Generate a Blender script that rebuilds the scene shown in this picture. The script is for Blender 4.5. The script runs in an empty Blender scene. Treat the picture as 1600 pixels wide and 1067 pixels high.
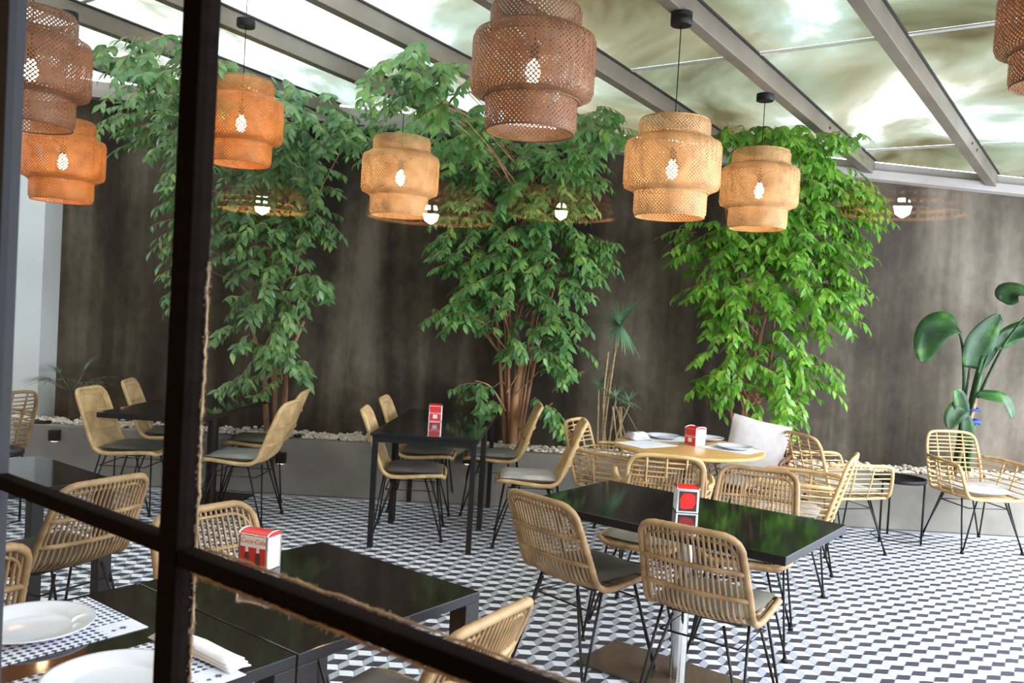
import bpy, math, random
import numpy as np
from mathutils import Vector, Matrix
random.seed(7); rng = np.random.default_rng(7)
PI = math.pi
sc = bpy.context.scene
col = sc.collection

# ------------------------------------------------------------------ camera, world, exposure
FPX, ROLL, PITCH, EYE = 1345.0, 0.058, 0.032, 1.563
cam_data = bpy.data.cameras.new('camera')
cam = bpy.data.objects.new('camera', cam_data); col.objects.link(cam)
cam_data.sensor_width = 36.0; cam_data.lens = FPX * 36.0 / 1600.0
cam_data.clip_start = 0.02; cam_data.clip_end = 200
cam.matrix_world = (Matrix.Translation((0, 0, EYE)) @ Matrix.Rotation(PI / 2 - PITCH, 4, 'X')
                    @ Matrix.Rotation(ROLL, 4, 'Z'))
cam_data.dof.use_dof = True; cam_data.dof.focus_distance = 4.2; cam_data.dof.aperture_fstop = 9.0
sc.camera = cam

world = bpy.data.worlds.new('overcast_sky'); sc.world = world
world.use_nodes = True
wn = world.node_tree.nodes; wl = world.node_tree.links
bg = wn['Background']; bg.inputs[1].default_value = 9.0
wtc = wn.new('ShaderNodeTexCoord'); wsx = wn.new('ShaderNodeSeparateXYZ')
wl.new(wtc.outputs['Generated'], wsx.inputs[0])
wr = wn.new('ShaderNodeValToRGB'); wl.new(wsx.outputs['Z'], wr.inputs[0])
wr.color_ramp.elements[0].position = 0.0; wr.color_ramp.elements[0].color = (0.62, 0.70, 0.80, 1)
wr.color_ramp.elements[1].position = 0.6; wr.color_ramp.elements[1].color = (0.86, 0.94, 1.02, 1)
wl.new(wr.outputs[0], bg.inputs[0])

vs = sc.view_settings
sc.display_settings.display_device = 'sRGB'
vs.view_transform = 'Standard'; vs.look = 'None'; vs.gamma = 1.0; vs.use_curve_mapping = False
vs.exposure = 0.62
sc.cycles.max_bounces = 10; sc.cycles.diffuse_bounces = 4; sc.cycles.glossy_bounces = 4
sc.cycles.transmission_bounces = 6; sc.cycles.transparent_max_bounces = 16
sc.cycles.caustics_reflective = False; sc.cycles.caustics_refractive = False
sc.cycles.sample_clamp_indirect = 8.0

# ------------------------------------------------------------------ mesh helpers
E1 = Vector((0.795, -0.606, 0)); E2 = Vector((0.606, 0.795, 0))      # along the glass front / out into the patio
YAW_E = math.atan2(-0.606, 0.795)
UP = Vector((0, 0, 1))

class MB:
    def __init__(s): s.v = []; s.f = []; s.m = []; s.sm = []
    def add(s, vs, fs, mi=0, smooth=False):
        o = len(s.v); s.v += [tuple(p) for p in vs]
        s.f += [tuple(i + o for i in f) for f in fs]
        s.m += [mi] * len(fs); s.sm += [smooth] * len(fs)
    def box(s, c, size, rot=0.0, mi=0, M=None):
        hx, hy, hz = size[0] / 2, size[1] / 2, size[2] / 2
        p = [Vector((x, y, z)) for z in (-hz, hz) for x, y in ((-hx, -hy), (hx, -hy), (hx, hy), (-hx, hy))]
        R = M if M is not None else Matrix.Rotation(rot, 3, 'Z')
        s.add([R @ q + Vector(c) for q in p], [(3, 2, 1, 0), (4, 5, 6, 7), (0, 1, 5, 4), (1, 2, 6, 5), (2, 3, 7, 6), (3, 0, 4, 7)], mi)
    def prism(s, poly, z0, z1, mi=0, ztop=None):
        n = len(poly)
        b = [(x, y, z0) for x, y in poly]; t = [(x, y, z1) for x, y in poly]
        s.add(b + t, [tuple(range(n))[::-1], tuple(range(n, 2 * n))] + [(i, (i + 1) % n, n + (i + 1) % n, n + i) for i in range(n)], mi)
    def tube(s, pts, r, sides=6, closed=False, mi=0, caps=True, up=None):
        pts = [Vector(p) for p in pts]; n = len(pts)
        if not isinstance(r, (list, tuple)): r = [r] * n
        vs = []; prev = None
        for i in range(n):
            a = pts[i - 1] if (i > 0 or closed) else pts[i]
            b = pts[(i + 1) % n] if (i < n - 1 or closed) else pts[i]
            t = (b - a); t = t.normalized() if t.length > 1e-9 else Vector((0, 0, 1))
            if prev is None:
                ref = Vector((0, 0, 1)) if abs(t.z) < 0.9 else Vector((1, 0, 0))
                u = t.cross(ref).normalized()
            else:
                u = prev - t * prev.dot(t)
                u = u.normalized() if u.length > 1e-6 else t.orthogonal().normalized()
            prev = u; w = t.cross(u)
            for k in range(sides):
                a_ = 2 * PI * k / sides
                vs.append(pts[i] + (u * math.cos(a_) + w * math.sin(a_)) * r[i])
        fs = []
        m = n if closed else n - 1
        for i in range(m):
            for k in range(sides):
                a0 = i * sides + k; a1 = i * sides + (k + 1) % sides
                j = (i + 1) % n
                fs.append((a0, a1, j * sides + (k + 1) % sides, j * sides + k))
        if not closed and caps:
            fs.append(tuple(range(sides))[::-1]); fs.append(tuple((n - 1) * sides + k for k in range(sides)))
        s.add(vs, fs, mi, True)
    def lathe(s, prof, sides=32, c=(0, 0, 0), mi=0, cap0=False, cap1=False, smooth=True):
        n = len(prof); vs = []
        for r, z in prof:
            for k in range(sides):
                a = 2 * PI * k / sides
                vs.append((c[0] + r * math.cos(a), c[1] + r * math.sin(a), c[2] + z))
        fs = []
        for i in range(n - 1):
            for k in range(sides):
                k2 = (k + 1) % sides
                fs.append((i * sides + k, i * sides + k2, (i + 1) * sides + k2, (i + 1) * sides + k))
        s.add(vs, fs, mi, smooth)
        if cap0: s.add(vs[:sides], [tuple(range(sides))[::-1]], mi)
        if cap1: s.add(vs[-sides:], [tuple(range(sides))], mi)
    def mesh(s, name, mats):
        me = bpy.data.meshes.new(name)
        me.from_pydata(s.v, [], s.f)
        if not isinstance(mats, (list, tuple)): mats = [mats]
        for m in mats: me.materials.append(m)
        me.polygons.foreach_set('material_index', s.m)
        me.polygons.foreach_set('use_smooth', s.sm)
        me.update()
        return me
    def build(s, name, mats, parent=None, loc=None, rotz=0.0, bevel=0.0, **props):
        o = bpy.data.objects.new(name, s.mesh(name, mats)); col.objects.link(o)
        if parent is not None: o.parent = parent
        if loc is not None: o.location = loc
        o.rotation_euler.z = rotz
        if bevel > 0:
            b = o.modifiers.new('bevel', 'BEVEL'); b.width = bevel; b.segments = 2; b.limit_method = 'ANGLE'
        for k, v in props.items(): o[k] = v
        return o

def empty(name, loc=(0, 0, 0), rotz=0.0, parent=None, **props):
    o = bpy.data.objects.new(name, None); col.objects.link(o)
    o.empty_display_size = 0.1
    o.location = loc; o.rotation_euler.z = rotz
    if parent is not None: o.parent = parent
    for k, v in props.items(): o[k] = v
    return o
def tag(o, label=None, cat=None, group=None, kind=None):
    if label: o['label'] = label
    if cat: o['category'] = cat
    if group: o['group'] = group
    if kind: o['kind'] = kind
    return o
KIDS = {}
def copy_tree(root, loc, rotz, skip=()):
    r = root.copy(); col.objects.link(r); r.location = loc; r.rotation_euler.z = rotz
    for ch in [o for o in root.children]:
        if ch.name.split('.')[0] in skip: continue
        c = ch.copy(); col.objects.link(c); c.parent = r
        for g in ch.children:
            d = g.copy(); col.objects.link(d); d.parent = c
    return r
def kids(o, nm): return [c for c in o.children if c.name.split('.')[0] == nm]

# ------------------------------------------------------------------ materials
def mat(name, color, rough=0.6, metal=0.0, spec=0.5, emit=None, estr=0.0):
    m = bpy.data.materials.new(name); m.use_nodes = True
    b = m.node_tree.nodes['Principled BSDF']
    b.inputs['Base Color'].default_value = (*color, 1); b.inputs['Roughness'].default_value = rough
    b.inputs['Metallic'].default_value = metal; b.inputs['Specular IOR Level'].default_value = spec
    if emit: b.inputs['Emission Color'].default_value = (*emit, 1); b.inputs['Emission Strength'].default_value = estr
    return m
def nodes(m): return m.node_tree.nodes, m.node_tree.links, m.node_tree.nodes['Principled BSDF']
def noise_mat(name, stops, scale=(1, 1, 1), nscale=4.0, detail=6.0, rough=0.7, spec=0.4, bump=0.0, bscale=None, coord='Object', metal=0.0, distort=0.0):
    m = mat(name, stops[0][1], rough, metal, spec); n, l, b = nodes(m)
    tc = n.new('ShaderNodeTexCoord'); mp = n.new('ShaderNodeMapping'); mp.inputs['Scale'].default_value = scale
    l.new(tc.outputs[coord], mp.inputs[0])
    nz = n.new('ShaderNodeTexNoise'); nz.inputs['Scale'].default_value = nscale; nz.inputs['Detail'].default_value = detail
    nz.inputs['Distortion'].default_value = distort
    l.new(mp.outputs[0], nz.inputs['Vector'])
    r = n.new('ShaderNodeValToRGB'); l.new(nz.outputs['Fac'], r.inputs[0])
    el = r.color_ramp.elements
    while len(el) < len(stops): el.new(0.5)
    for e, (p, c) in zip(el, stops): e.position = p; e.color = (*c, 1)
    l.new(r.outputs[0], b.inputs['Base Color'])
    if bump:
        nb = n.new('ShaderNodeTexNoise'); nb.inputs['Scale'].default_value = bscale or nscale * 6; nb.inputs['Detail'].default_value = 4
        l.new(mp.outputs[0], nb.inputs['Vector'])
        bp = n.new('ShaderNodeBump'); bp.inputs['Strength'].default_value = bump; bp.inputs['Distance'].default_value = 0.01
        l.new(nb.outputs['Fac'], bp.inputs['Height']); l.new(bp.outputs[0], b.inputs['Normal'])
    return m

# dark, streaky fair-faced concrete of the garden wall
def wall_material():
    m = mat('stained_concrete', (0.06, 0.05, 0.04), 0.8, 0, 0.25); n, l, b = nodes(m)
    tc = n.new('ShaderNodeTexCoord')
    def nz(scale, s, det=6, dist=0.0):
        mp = n.new('ShaderNodeMapping'); mp.inputs['Scale'].default_value = scale; l.new(tc.outputs['Object'], mp.inputs[0])
        t = n.new('ShaderNodeTexNoise'); t.inputs['Scale'].default_value = s; t.inputs['Detail'].default_value = det
        t.inputs['Distortion'].default_value = dist; l.new(mp.outputs[0], t.inputs['Vector']); return t
    big = nz((1, 1, 0.7), 1.1, 5, 0.5); streak = nz((2.6, 1, 0.16), 1.7, 6, 0.3); fine = nz((1, 1, 0.7), 14, 5)
    mx = n.new('ShaderNodeMath'); mx.operation = 'MULTIPLY_ADD'; mx.inputs[1].default_value = 0.42
    l.new(streak.outputs['Fac'], mx.inputs[0])
    m2 = n.new('ShaderNodeMath'); m2.operation = 'MULTIPLY'; m2.inputs[1].default_value = 0.58
    l.new(big.outputs['Fac'], m2.inputs[0]); l.new(m2.outputs[0], mx.inputs[2])
    m3 = n.new('ShaderNodeMath'); m3.operation = 'MULTIPLY_ADD'; m3.inputs[1].default_value = 0.12
    l.new(fine.outputs['Fac'], m3.inputs[0]); l.new(mx.outputs[0], m3.inputs[2])
    r = n.new('ShaderNodeValToRGB'); l.new(m3.outputs[0], r.inputs[0])
    el = r.color_ramp.elements; el.new(0.5); el.new(0.5)
    for e, (p, c) in zip(el, [(0.44, (0.012, 0.0082, 0.0052)), (0.54, (0.036, 0.026, 0.0165)), (0.62, (0.086, 0.065, 0.044)), (0.74, (0.19, 0.15, 0.11))]):
        e.position = p; e.color = (*c, 1)
    # paler stretch of the wall towards +x
    sx = n.new('ShaderNodeSeparateXYZ'); l.new(tc.outputs['Object'], sx.inputs[0])
    mr = n.new('ShaderNodeMapRange'); mr.inputs['From Min'].default_value = 1.6; mr.inputs['From Max'].default_value = 4.2
    l.new(sx.outputs['X'], mr.inputs['Value'])
    mixc = n.new('ShaderNodeMix'); mixc.data_type = 'RGBA'; mixc.blend_type = 'MIX'
    r2 = n.new('ShaderNodeValToRGB'); l.new(m3.outputs[0], r2.inputs[0])
    el = r2.color_ramp.elements; el.new(0.5); el.new(0.5)
    for e, (p, c) in zip(el, [(0.42, (0.034, 0.025, 0.017)), (0.53, (0.092, 0.072, 0.053)), (0.62, (0.155, 0.125, 0.096)), (0.74, (0.25, 0.208, 0.165))]):
        e.position = p; e.color = (*c, 1)
    l.new(mr.outputs[0], mixc.inputs[0]); l.new(r.outputs[0], mixc.inputs[6]); l.new(r2.outputs[0], mixc.inputs[7])
    l.new(mixc.outputs[2], b.inputs['Base Color'])
    bp = n.new('ShaderNodeBump'); bp.inputs['Strength'].default_value = 0.25; bp.inputs['Distance'].default_value = 0.01
    l.new(m3.outputs[0], bp.inputs['Height']); l.new(bp.outputs[0], b.inputs['Normal'])
    return m
M_WALL = wall_material()
M_CONC = noise_mat('planter_concrete', [(0.3, (0.175, 0.155, 0.132)), (0.7, (0.29, 0.262, 0.228))], nscale=2.5, rough=0.75, bump=0.15)
M_WHITE_WALL = noise_mat('white_render', [(0.3, (0.60, 0.61, 0.59)), (0.7, (0.70, 0.71, 0.69))], nscale=1.5, rough=0.8)
M_PLASTER = noise_mat('grey_plaster', [(0.3, (0.30, 0.29, 0.27)), (0.7, (0.42, 0.41, 0.38))], nscale=1.5, rough=0.85)
M_INT = mat('dark_interior_paint', (0.035, 0.03, 0.027), 0.8)
M_INT_FLOOR = noise_mat('dark_wood_floor', [(0.3, (0.03, 0.02, 0.014)), (0.7, (0.06, 0.04, 0.025))], scale=(8, 0.6, 1), nscale=3, rough=0.5)
M_SOIL = noise_mat('soil', [(0.3, (0.022, 0.016, 0.011)), (0.7, (0.06, 0.045, 0.032))], nscale=20, rough=0.95, bump=0.6)
M_FRAME = noise_mat('black_window_frame', [(0.3, (0.0035, 0.002, 0.0018)), (0.7, (0.007, 0.004, 0.0032))], scale=(1, 1, 8), nscale=6, rough=0.9, spec=0.03)
M_FRAME_LIT = mat('lit_window_frame', (0.035, 0.033, 0.036), 0.8, 0, 0.08)  # frame lightened to grey: light falling on the left post, put into its colour
M_RAFTER = noise_mat('rafter_paint', [(0.3, (0.135, 0.108, 0.080)), (0.7, (0.20, 0.165, 0.128))], nscale=3, rough=0.5)
M_SEAL = mat('black_rubber_seal', (0.02, 0.018, 0.016), 0.7)
M_ALU = mat('aluminium', (0.75, 0.74, 0.73), 0.35, 0.6)
M_GUTTER = noise_mat('gutter_paint', [(0.3, (0.34, 0.305, 0.285)), (0.7, (0.45, 0.41, 0.385))], nscale=2, rough=0.45)
M_RUST = mat('rusty_bolt', (0.10, 0.05, 0.03), 0.8)
M_BLACK = mat('black_metal', (0.006, 0.006, 0.007), 0.45, 0, 0.22)
M_TABLE = noise_mat('black_gloss_tabletop', [(0.3, (0.004, 0.004, 0.0045)), (0.7, (0.008, 0.008, 0.009))], nscale=6, rough=0.07, spec=0.5)
M_TEDGE = mat('table_edge', (0.006, 0.0065, 0.009), 0.35, 0, 0.2)
M_CHROME = mat('brushed_steel', (0.55, 0.54, 0.52), 0.22, 1.0)
M_BASE = noise_mat('dark_bronze_plate', [(0.3, (0.055, 0.040, 0.030)), (0.7, (0.095, 0.07, 0.05))], nscale=4, rough=0.2, spec=0.5)
M_OAK = noise_mat('oak_top', [(0.3, (0.50, 0.27, 0.09)), (0.7, (0.66, 0.38, 0.14))], scale=(1, 9, 1), nscale=3, rough=0.3)
M_CERAMIC = mat('white_ceramic', (0.60, 0.60, 0.65), 0.12)
M_PAPER = mat('white_paper', (0.72, 0.72, 0.76), 0.8)
M_RED = mat('red_enamel', (0.62, 0.015, 0.012), 0.3)
M_REDDARK = mat('red_print', (0.50, 0.012, 0.010), 0.5)
M_BROWN = mat('cola_brown_print', (0.05, 0.012, 0.008), 0.5)
M_WPRINT = mat('white_print', (0.72, 0.70, 0.70), 0.5)
M_LENS = mat('wall_light_lens', (0.8, 0.8, 0.8), 0.3, emit=(1, 0.97, 0.92), estr=0.8)
M_PEBBLE = noise_mat('pebbles', [(0.3, (0.60, 0.45, 0.36)), (0.5, (0.76, 0.64, 0.55)), (0.7, (0.85, 0.79, 0.72))], nscale=22, detail=2, rough=0.75)
M_BARK = noise_mat('ficus_bark', [(0.3, (0.25, 0.105, 0.05)), (0.7, (0.52, 0.27, 0.14))], scale=(1, 1, 0.4), nscale=14, rough=0.85, bump=0.3)
M_BARK_DK = noise_mat('palm_bark', [(0.3, (0.035, 0.018, 0.012)), (0.7, (0.09, 0.05, 0.032))], nscale=30, rough=0.9, bump=0.4)
M_BARK_PALE = noise_mat('cane_bark', [(0.3, (0.26, 0.17, 0.08)), (0.7, (0.46, 0.34, 0.19))], scale=(1, 1, 3), nscale=12, rough=0.85)
M_BLUE = mat('blue_tie', (0.01, 0.05, 0.35), 0.5)
M_PILLOW = noise_mat('white_pillow_fabric', [(0.3, (0.58, 0.53, 0.53)), (0.7, (0.66, 0.61, 0.61))], scale=(1, 1, 1), nscale=30, rough=0.95)
M_CUSH_W = noise_mat('pale_cushion_fabric', [(0.3, (0.36, 0.33, 0.32)), (0.7, (0.50, 0.46, 0.45))], nscale=9, rough=0.9)
M_CUSH_DK = noise_mat('charcoal_olive_cushion', [(0.3, (0.045, 0.043, 0.032)), (0.7, (0.085, 0.083, 0.065))], nscale=7, rough=0.6)
M_CUSH_OL = noise_mat('olive_grey_cushion', [(0.3, (0.095, 0.09, 0.068)), (0.7, (0.165, 0.158, 0.128))], nscale=7, rough=0.6)
M_CUSH_GR = noise_mat('grey_cushion', [(0.3, (0.19, 0.185, 0.17)), (0.7, (0.29, 0.285, 0.265))], nscale=7, rough=0.6)
M_CUSH_TP = noise_mat('taupe_cushion', [(0.3, (0.10, 0.082, 0.072)), (0.7, (0.18, 0.15, 0.135))], nscale=7, rough=0.6)
M_WHITEMETAL = mat('white_metal', (0.7, 0.7, 0.7), 0.4)
M_MIRROR = mat('mirror_silver', (0.9, 0.9, 0.9), 0.02, 1.0)
M_BOTTLE = mat('grey_bracket', (0.2, 0.2, 0.2), 0.5)

def rattan(name, c0, c1, wrap=90.0):
    m = mat(name, c0, 0.55, 0, 0.35); n, l, b = nodes(m)
    tc = n.new('ShaderNodeTexCoord'); nz = n.new('ShaderNodeTexNoise'); nz.inputs['Scale'].default_value = 14; nz.inputs['Detail'].default_value = 4
    l.new(tc.outputs['Object'], nz.inputs['Vector'])
    r = n.new('ShaderNodeValToRGB'); l.new(nz.outputs['Fac'], r.inputs[0])
    r.color_ramp.elements[0].position = 0.32; r.color_ramp.elements[0].color = (*c0, 1)
    r.color_ramp.elements[1].position = 0.68; r.color_ramp.elements[1].color = (*c1, 1)
    l.new(r.outputs[0], b.inputs['Base Color'])
    return m
M_RATTAN = rattan('natural_rattan', (0.185, 0.106, 0.044), (0.335, 0.208, 0.098))
M_RATTAN_PALE = rattan('pale_rattan', (0.43, 0.262, 0.112), (0.62, 0.42, 0.205))
M_RATTAN_DK = rattan('brown_rattan', (0.10, 0.04, 0.02), (0.22, 0.10, 0.05))
M_WARM_EDGE = rattan('warm_light_fibre', (0.17, 0.10, 0.05), (0.30, 0.19, 0.10))

def bamboo_mat(name, c0, c1, tr=0.45):
    m = bpy.data.materials.new(name); m.use_nodes = True
    n, l = m.node_tree.nodes, m.node_tree.links; out = n['Material Output']; b = n['Principled BSDF']
    b.inputs['Roughness'].default_value = 0.55
    tc = n.new('ShaderNodeTexCoord'); nz = n.new('ShaderNodeTexNoise'); nz.inputs['Scale'].default_value = 9
    l.new(tc.outputs['Object'], nz.inputs['Vector'])
    r = n.new('ShaderNodeValToRGB'); l.new(nz.outputs['Fac'], r.inputs[0])
    r.color_ramp.elements[0].position = 0.35; r.color_ramp.elements[0].color = (*c0, 1)
    r.color_ramp.elements[1].position = 0.65; r.color_ramp.elements[1].color = (*c1, 1)
    t = n.new('ShaderNodeBsdfTranslucent'); mx = n.new('ShaderNodeMixShader'); mx.inputs[0].default_value = tr
    l.new(r.outputs[0], b.inputs['Base Color']); l.new(r.outputs[0], t.inputs[0])
    l.new(b.outputs[0], mx.inputs[1]); l.new(t.outputs[0], mx.inputs[2]); l.new(mx.outputs[0], out.inputs[0])
    return m
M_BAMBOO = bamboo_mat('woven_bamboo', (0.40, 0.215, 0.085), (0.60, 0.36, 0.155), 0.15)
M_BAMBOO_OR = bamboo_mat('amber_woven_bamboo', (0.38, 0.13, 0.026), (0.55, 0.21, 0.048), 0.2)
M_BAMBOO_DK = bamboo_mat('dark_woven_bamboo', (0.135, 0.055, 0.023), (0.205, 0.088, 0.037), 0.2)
M_BULB = mat('glowing_bulb', (1, 0.9, 0.7), 0.4, emit=(1.0, 0.66, 0.36), estr=90.0)

def leaf_mat(name, c0, c1, c2, tr=0.3, rough=0.35, spec=0.5):
    m = bpy.data.materials.new(name); m.use_nodes = True
    n, l = m.node_tree.nodes, m.node_tree.links; out = n['Material Output']; b = n['Principled BSDF']
    b.inputs['Roughness'].default_value = rough; b.inputs['Specular IOR Level'].default_value = spec
    g = n.new('ShaderNodeNewGeometry'); nz = n.new('ShaderNodeTexNoise'); nz.inputs['Scale'].default_value = 7; nz.inputs['Detail'].default_value = 3
    l.new(g.outputs['Position'], nz.inputs['Vector'])
    r = n.new('ShaderNodeValToRGB'); l.new(nz.outputs['Fac'], r.inputs[0])
    el = r.color_ramp.elements; el.new(0.5)
    for e, (p, c) in zip(el, [(0.33, c0), (0.55, c1), (0.72, c2)]): e.position = p; e.color = (*c, 1)
    t = n.new('ShaderNodeBsdfTranslucent'); mx = n.new('ShaderNodeMixShader'); mx.inputs[0].default_value = tr
    l.new(r.outputs[0], b.inputs['Base Color']); l.new(r.outputs[0], t.inputs[0])
    l.new(b.outputs[0], mx.inputs[1]); l.new(t.outputs[0], mx.inputs[2]); l.new(mx.outputs[0], out.inputs[0])
    return m
M_LEAF1 = leaf_mat('leaf_blue_green', (0.070, 0.175, 0.062), (0.165, 0.320, 0.105), (0.34, 0.52, 0.15))
M_LEAF2 = leaf_mat('leaf_deep_green', (0.065, 0.180, 0.055), (0.150, 0.335, 0.090), (0.35, 0.55, 0.12))
M_LEAF3 = leaf_mat('leaf_bright_green', (0.06, 0.20, 0.018), (0.15, 0.38, 0.035), (0.36, 0.62, 0.075), 0.35)
M_BLADE = leaf_mat('dracaena_blade', (0.11, 0.25, 0.13), (0.21, 0.40, 0.22), (0.36, 0.54, 0.32), 0.2)
M_BANANA = leaf_mat('strelitzia_leaf', (0.010, 0.038, 0.014), (0.026, 0.092, 0.022), (0.075, 0.22, 0.03), 0.25, 0.3)
M_PALM = leaf_mat('palm_blade', (0.05, 0.085, 0.06), (0.10, 0.15, 0.11), (0.16, 0.22, 0.15), 0.2)

# dirty, frosted roof sheets: sky seen through film of grime, part scattered
def roof_material():
    m = bpy.data.materials.new('dirty_roof_glass'); m.use_nodes = True
    n, l = m.node_tree.nodes, m.node_tree.links; out = n['Material Output']; n.remove(n['Principled BSDF'])
    g = n.new('ShaderNodeNewGeometry')
    def nz(s, det, dist, sc_):
        mp = n.new('ShaderNodeMapping'); mp.inputs['Scale'].default_value = sc_; mp.inputs['Rotation'].default_value = (0, 0, -YAW_E)
        l.new(g.outputs['Position'], mp.inputs[0])
        t = n.new('ShaderNodeTexNoise'); t.inputs['Scale'].default_value = s; t.inputs['Detail'].default_value = det
        t.inputs['Distortion'].default_value = dist; l.new(mp.outputs[0], t.inputs['Vector']); return t
    a = nz(1.0, 8, 0.55, (1, 0.6, 1)); c = nz(0.75, 3, 0.6, (1, 1, 1))
    r1 = n.new('ShaderNodeValToRGB'); sx = n.new('ShaderNodeSeparateXYZ'); l.new(g.outputs['Position'], sx.inputs[0])
    cl = n.new('ShaderNodeMapRange'); cl.inputs['From Min'].default_value = 0.5; cl.inputs['From Max'].default_value = -2.2   # rinsed cleaner towards -x
    cl.inputs['To Min'].default_value = 0.0; cl.inputs['To Max'].default_value = 0.16; l.new(sx.outputs['X'], cl.inputs['Value'])
    ad = n.new('ShaderNodeMath'); ad.operation = 'ADD'; l.new(a.outputs['Fac'], ad.inputs[0]); l.new(cl.outputs[0], ad.inputs[1])
    l.new(ad.outputs[0], r1.inputs[0])
    el = r1.color_ramp.elements; el.new(0.5); el.new(0.5)
    for e, (p, cc) in zip(el, [(0.34, (0.020, 0.016, 0.008)), (0.46, (0.048, 0.046, 0.029)), (0.56, (0.078, 0.083, 0.066)), (0.72, (0.26, 0.28, 0.28))]):
        e.position = p; e.color = (*cc, 1)
    r2 = n.new('ShaderNodeValToRGB'); l.new(c.outputs['Fac'], r2.inputs[0])
    r2.color_ramp.elements[0].position = 0.38; r2.color_ramp.elements[0].color = (1.0, 0.88, 0.76, 1)
    r2.color_ramp.elements[1].position = 0.62; r2.color_ramp.elements[1].color = (0.92, 1.0, 0.98, 1)
    mul = n.new('ShaderNodeMix'); mul.data_type = 'RGBA'; mul.blend_type = 'MULTIPLY'; mul.inputs[0].default_value = 1.0
    l.new(r1.outputs[0], mul.inputs[6]); l.new(r2.outputs[0], mul.inputs[7])
    tp = n.new('ShaderNodeBsdfTransparent'); tl = n.new('ShaderNodeBsdfTranslucent'); mx = n.new('ShaderNodeMixShader'); mx.inputs[0].default_value = 0.35
    l.new(mul.outputs[2], tp.inputs[0]); l.new(mul.outputs[2], tl.inputs[0])
    l.new(tp.outputs[0], mx.inputs[1]); l.new(tl.outputs[0], mx.inputs[2]); l.new(mx.outputs[0], out.inputs[0])
    return m
M_ROOF = roof_material()

def glass_material():
    m = bpy.data.materials.new('window_glass'); m.use_nodes = True
    n, l = m.node_tree.nodes, m.node_tree.links; out = n['Material Output']; n.remove(n['Principled BSDF'])
    fr = n.new('ShaderNodeFresnel'); fr.inputs[0].default_value = 1.85
    tp = n.new('ShaderNodeBsdfTransparent'); tp.inputs[0].default_value = (0.97, 0.98, 0.97, 1)
    gl = n.new('ShaderNodeBsdfGlossy'); gl.inputs['Roughness'].default_value = 0.0
    mx = n.new('ShaderNodeMixShader'); l.new(fr.outputs[0], mx.inputs[0]); l.new(tp.outputs[0], mx.inputs[1]); l.new(gl.outputs[0], mx.inputs[2])
    l.new(mx.outputs[0], out.inputs[0]); return m
M_GLASS = glass_material()

M_T_DARK = noise_mat('tile_charcoal', [(0.3, (0.035, 0.036, 0.055)), (0.7, (0.055, 0.056, 0.078))], nscale=6, rough=0.35, coord='Object')
M_T_GREY = noise_mat('tile_grey', [(0.3, (0.33, 0.35, 0.41)), (0.7, (0.42, 0.44, 0.50))], nscale=6, rough=0.35)
M_T_WHITE = noise_mat('tile_white', [(0.3, (0.72, 0.73, 0.78)), (0.7, (0.84, 0.85, 0.89))], nscale=6, rough=0.35)
M_GROUT = mat('grout', (0.42, 0.43, 0.47), 0.9)

# paper place mats printed with small dark lozenges
def mat_paper():
    m = mat('printed_paper', (0.82, 0.82, 0.86), 0.7); n, l, b = nodes(m)
    tc = n.new('ShaderNodeTexCoord'); sx = n.new('ShaderNodeSeparateXYZ'); l.new(tc.outputs['Object'], sx.inputs[0])
    def math_(op, a, b_=None):
        k = n.new('ShaderNodeMath'); k.operation = op
        for i, v in enumerate((a, b_)):
            if v is None: continue
            if isinstance(v, (int, float)): k.inputs[i].default_value = v
            else: l.new(v, k.inputs[i])
        return k.outputs[0]
    u = math_('MULTIPLY', sx.outputs['X'], 52.0); v = math_('MULTIPLY', sx.outputs['Y'], 52.0)
    fu = math_('ABSOLUTE', math_('SUBTRACT', math_('FRACT', u), 0.5)); fv = math_('ABSOLUTE', math_('SUBTRACT', math_('FRACT', v), 0.5))
    d = math_('LESS_THAN', math_('ADD', fu, fv), 0.43)
    # blank corner for the printed emblem
    c = math_('MAXIMUM', math_('LESS_THAN', sx.outputs['X'], 0.055), math_('GREATER_THAN', sx.outputs['Y'], -0.04))
    d2 = math_('MULTIPLY', d, 1.0)
    corner = math_('MULTIPLY', math_('GREATER_THAN', sx.outputs['X'], 0.07), math_('GREATER_THAN', sx.outputs['Y'], 0.12))
    d3 = math_('MULTIPLY', d2, math_('SUBTRACT', 1.0, corner))
    mx = n.new('ShaderNodeMix'); mx.data_type = 'RGBA'; l.new(d3, mx.inputs[0])
    mx.inputs[6].default_value = (0.68, 0.68, 0.75, 1); mx.inputs[7].default_value = (0.035, 0.04, 0.075, 1)
    l.new(mx.outputs[2], b.inputs['Base Color']); return m
M_PLACEMAT = mat_paper()

# ------------------------------------------------------------------ setting
def roofz(x, y): return 3.41 - 0.048 * x - 0.046 * y            # underside of the rafters
def ee(a, b, z=0.0): return E1 * a + E2 * b + Vector((0, 0, z))

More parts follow.
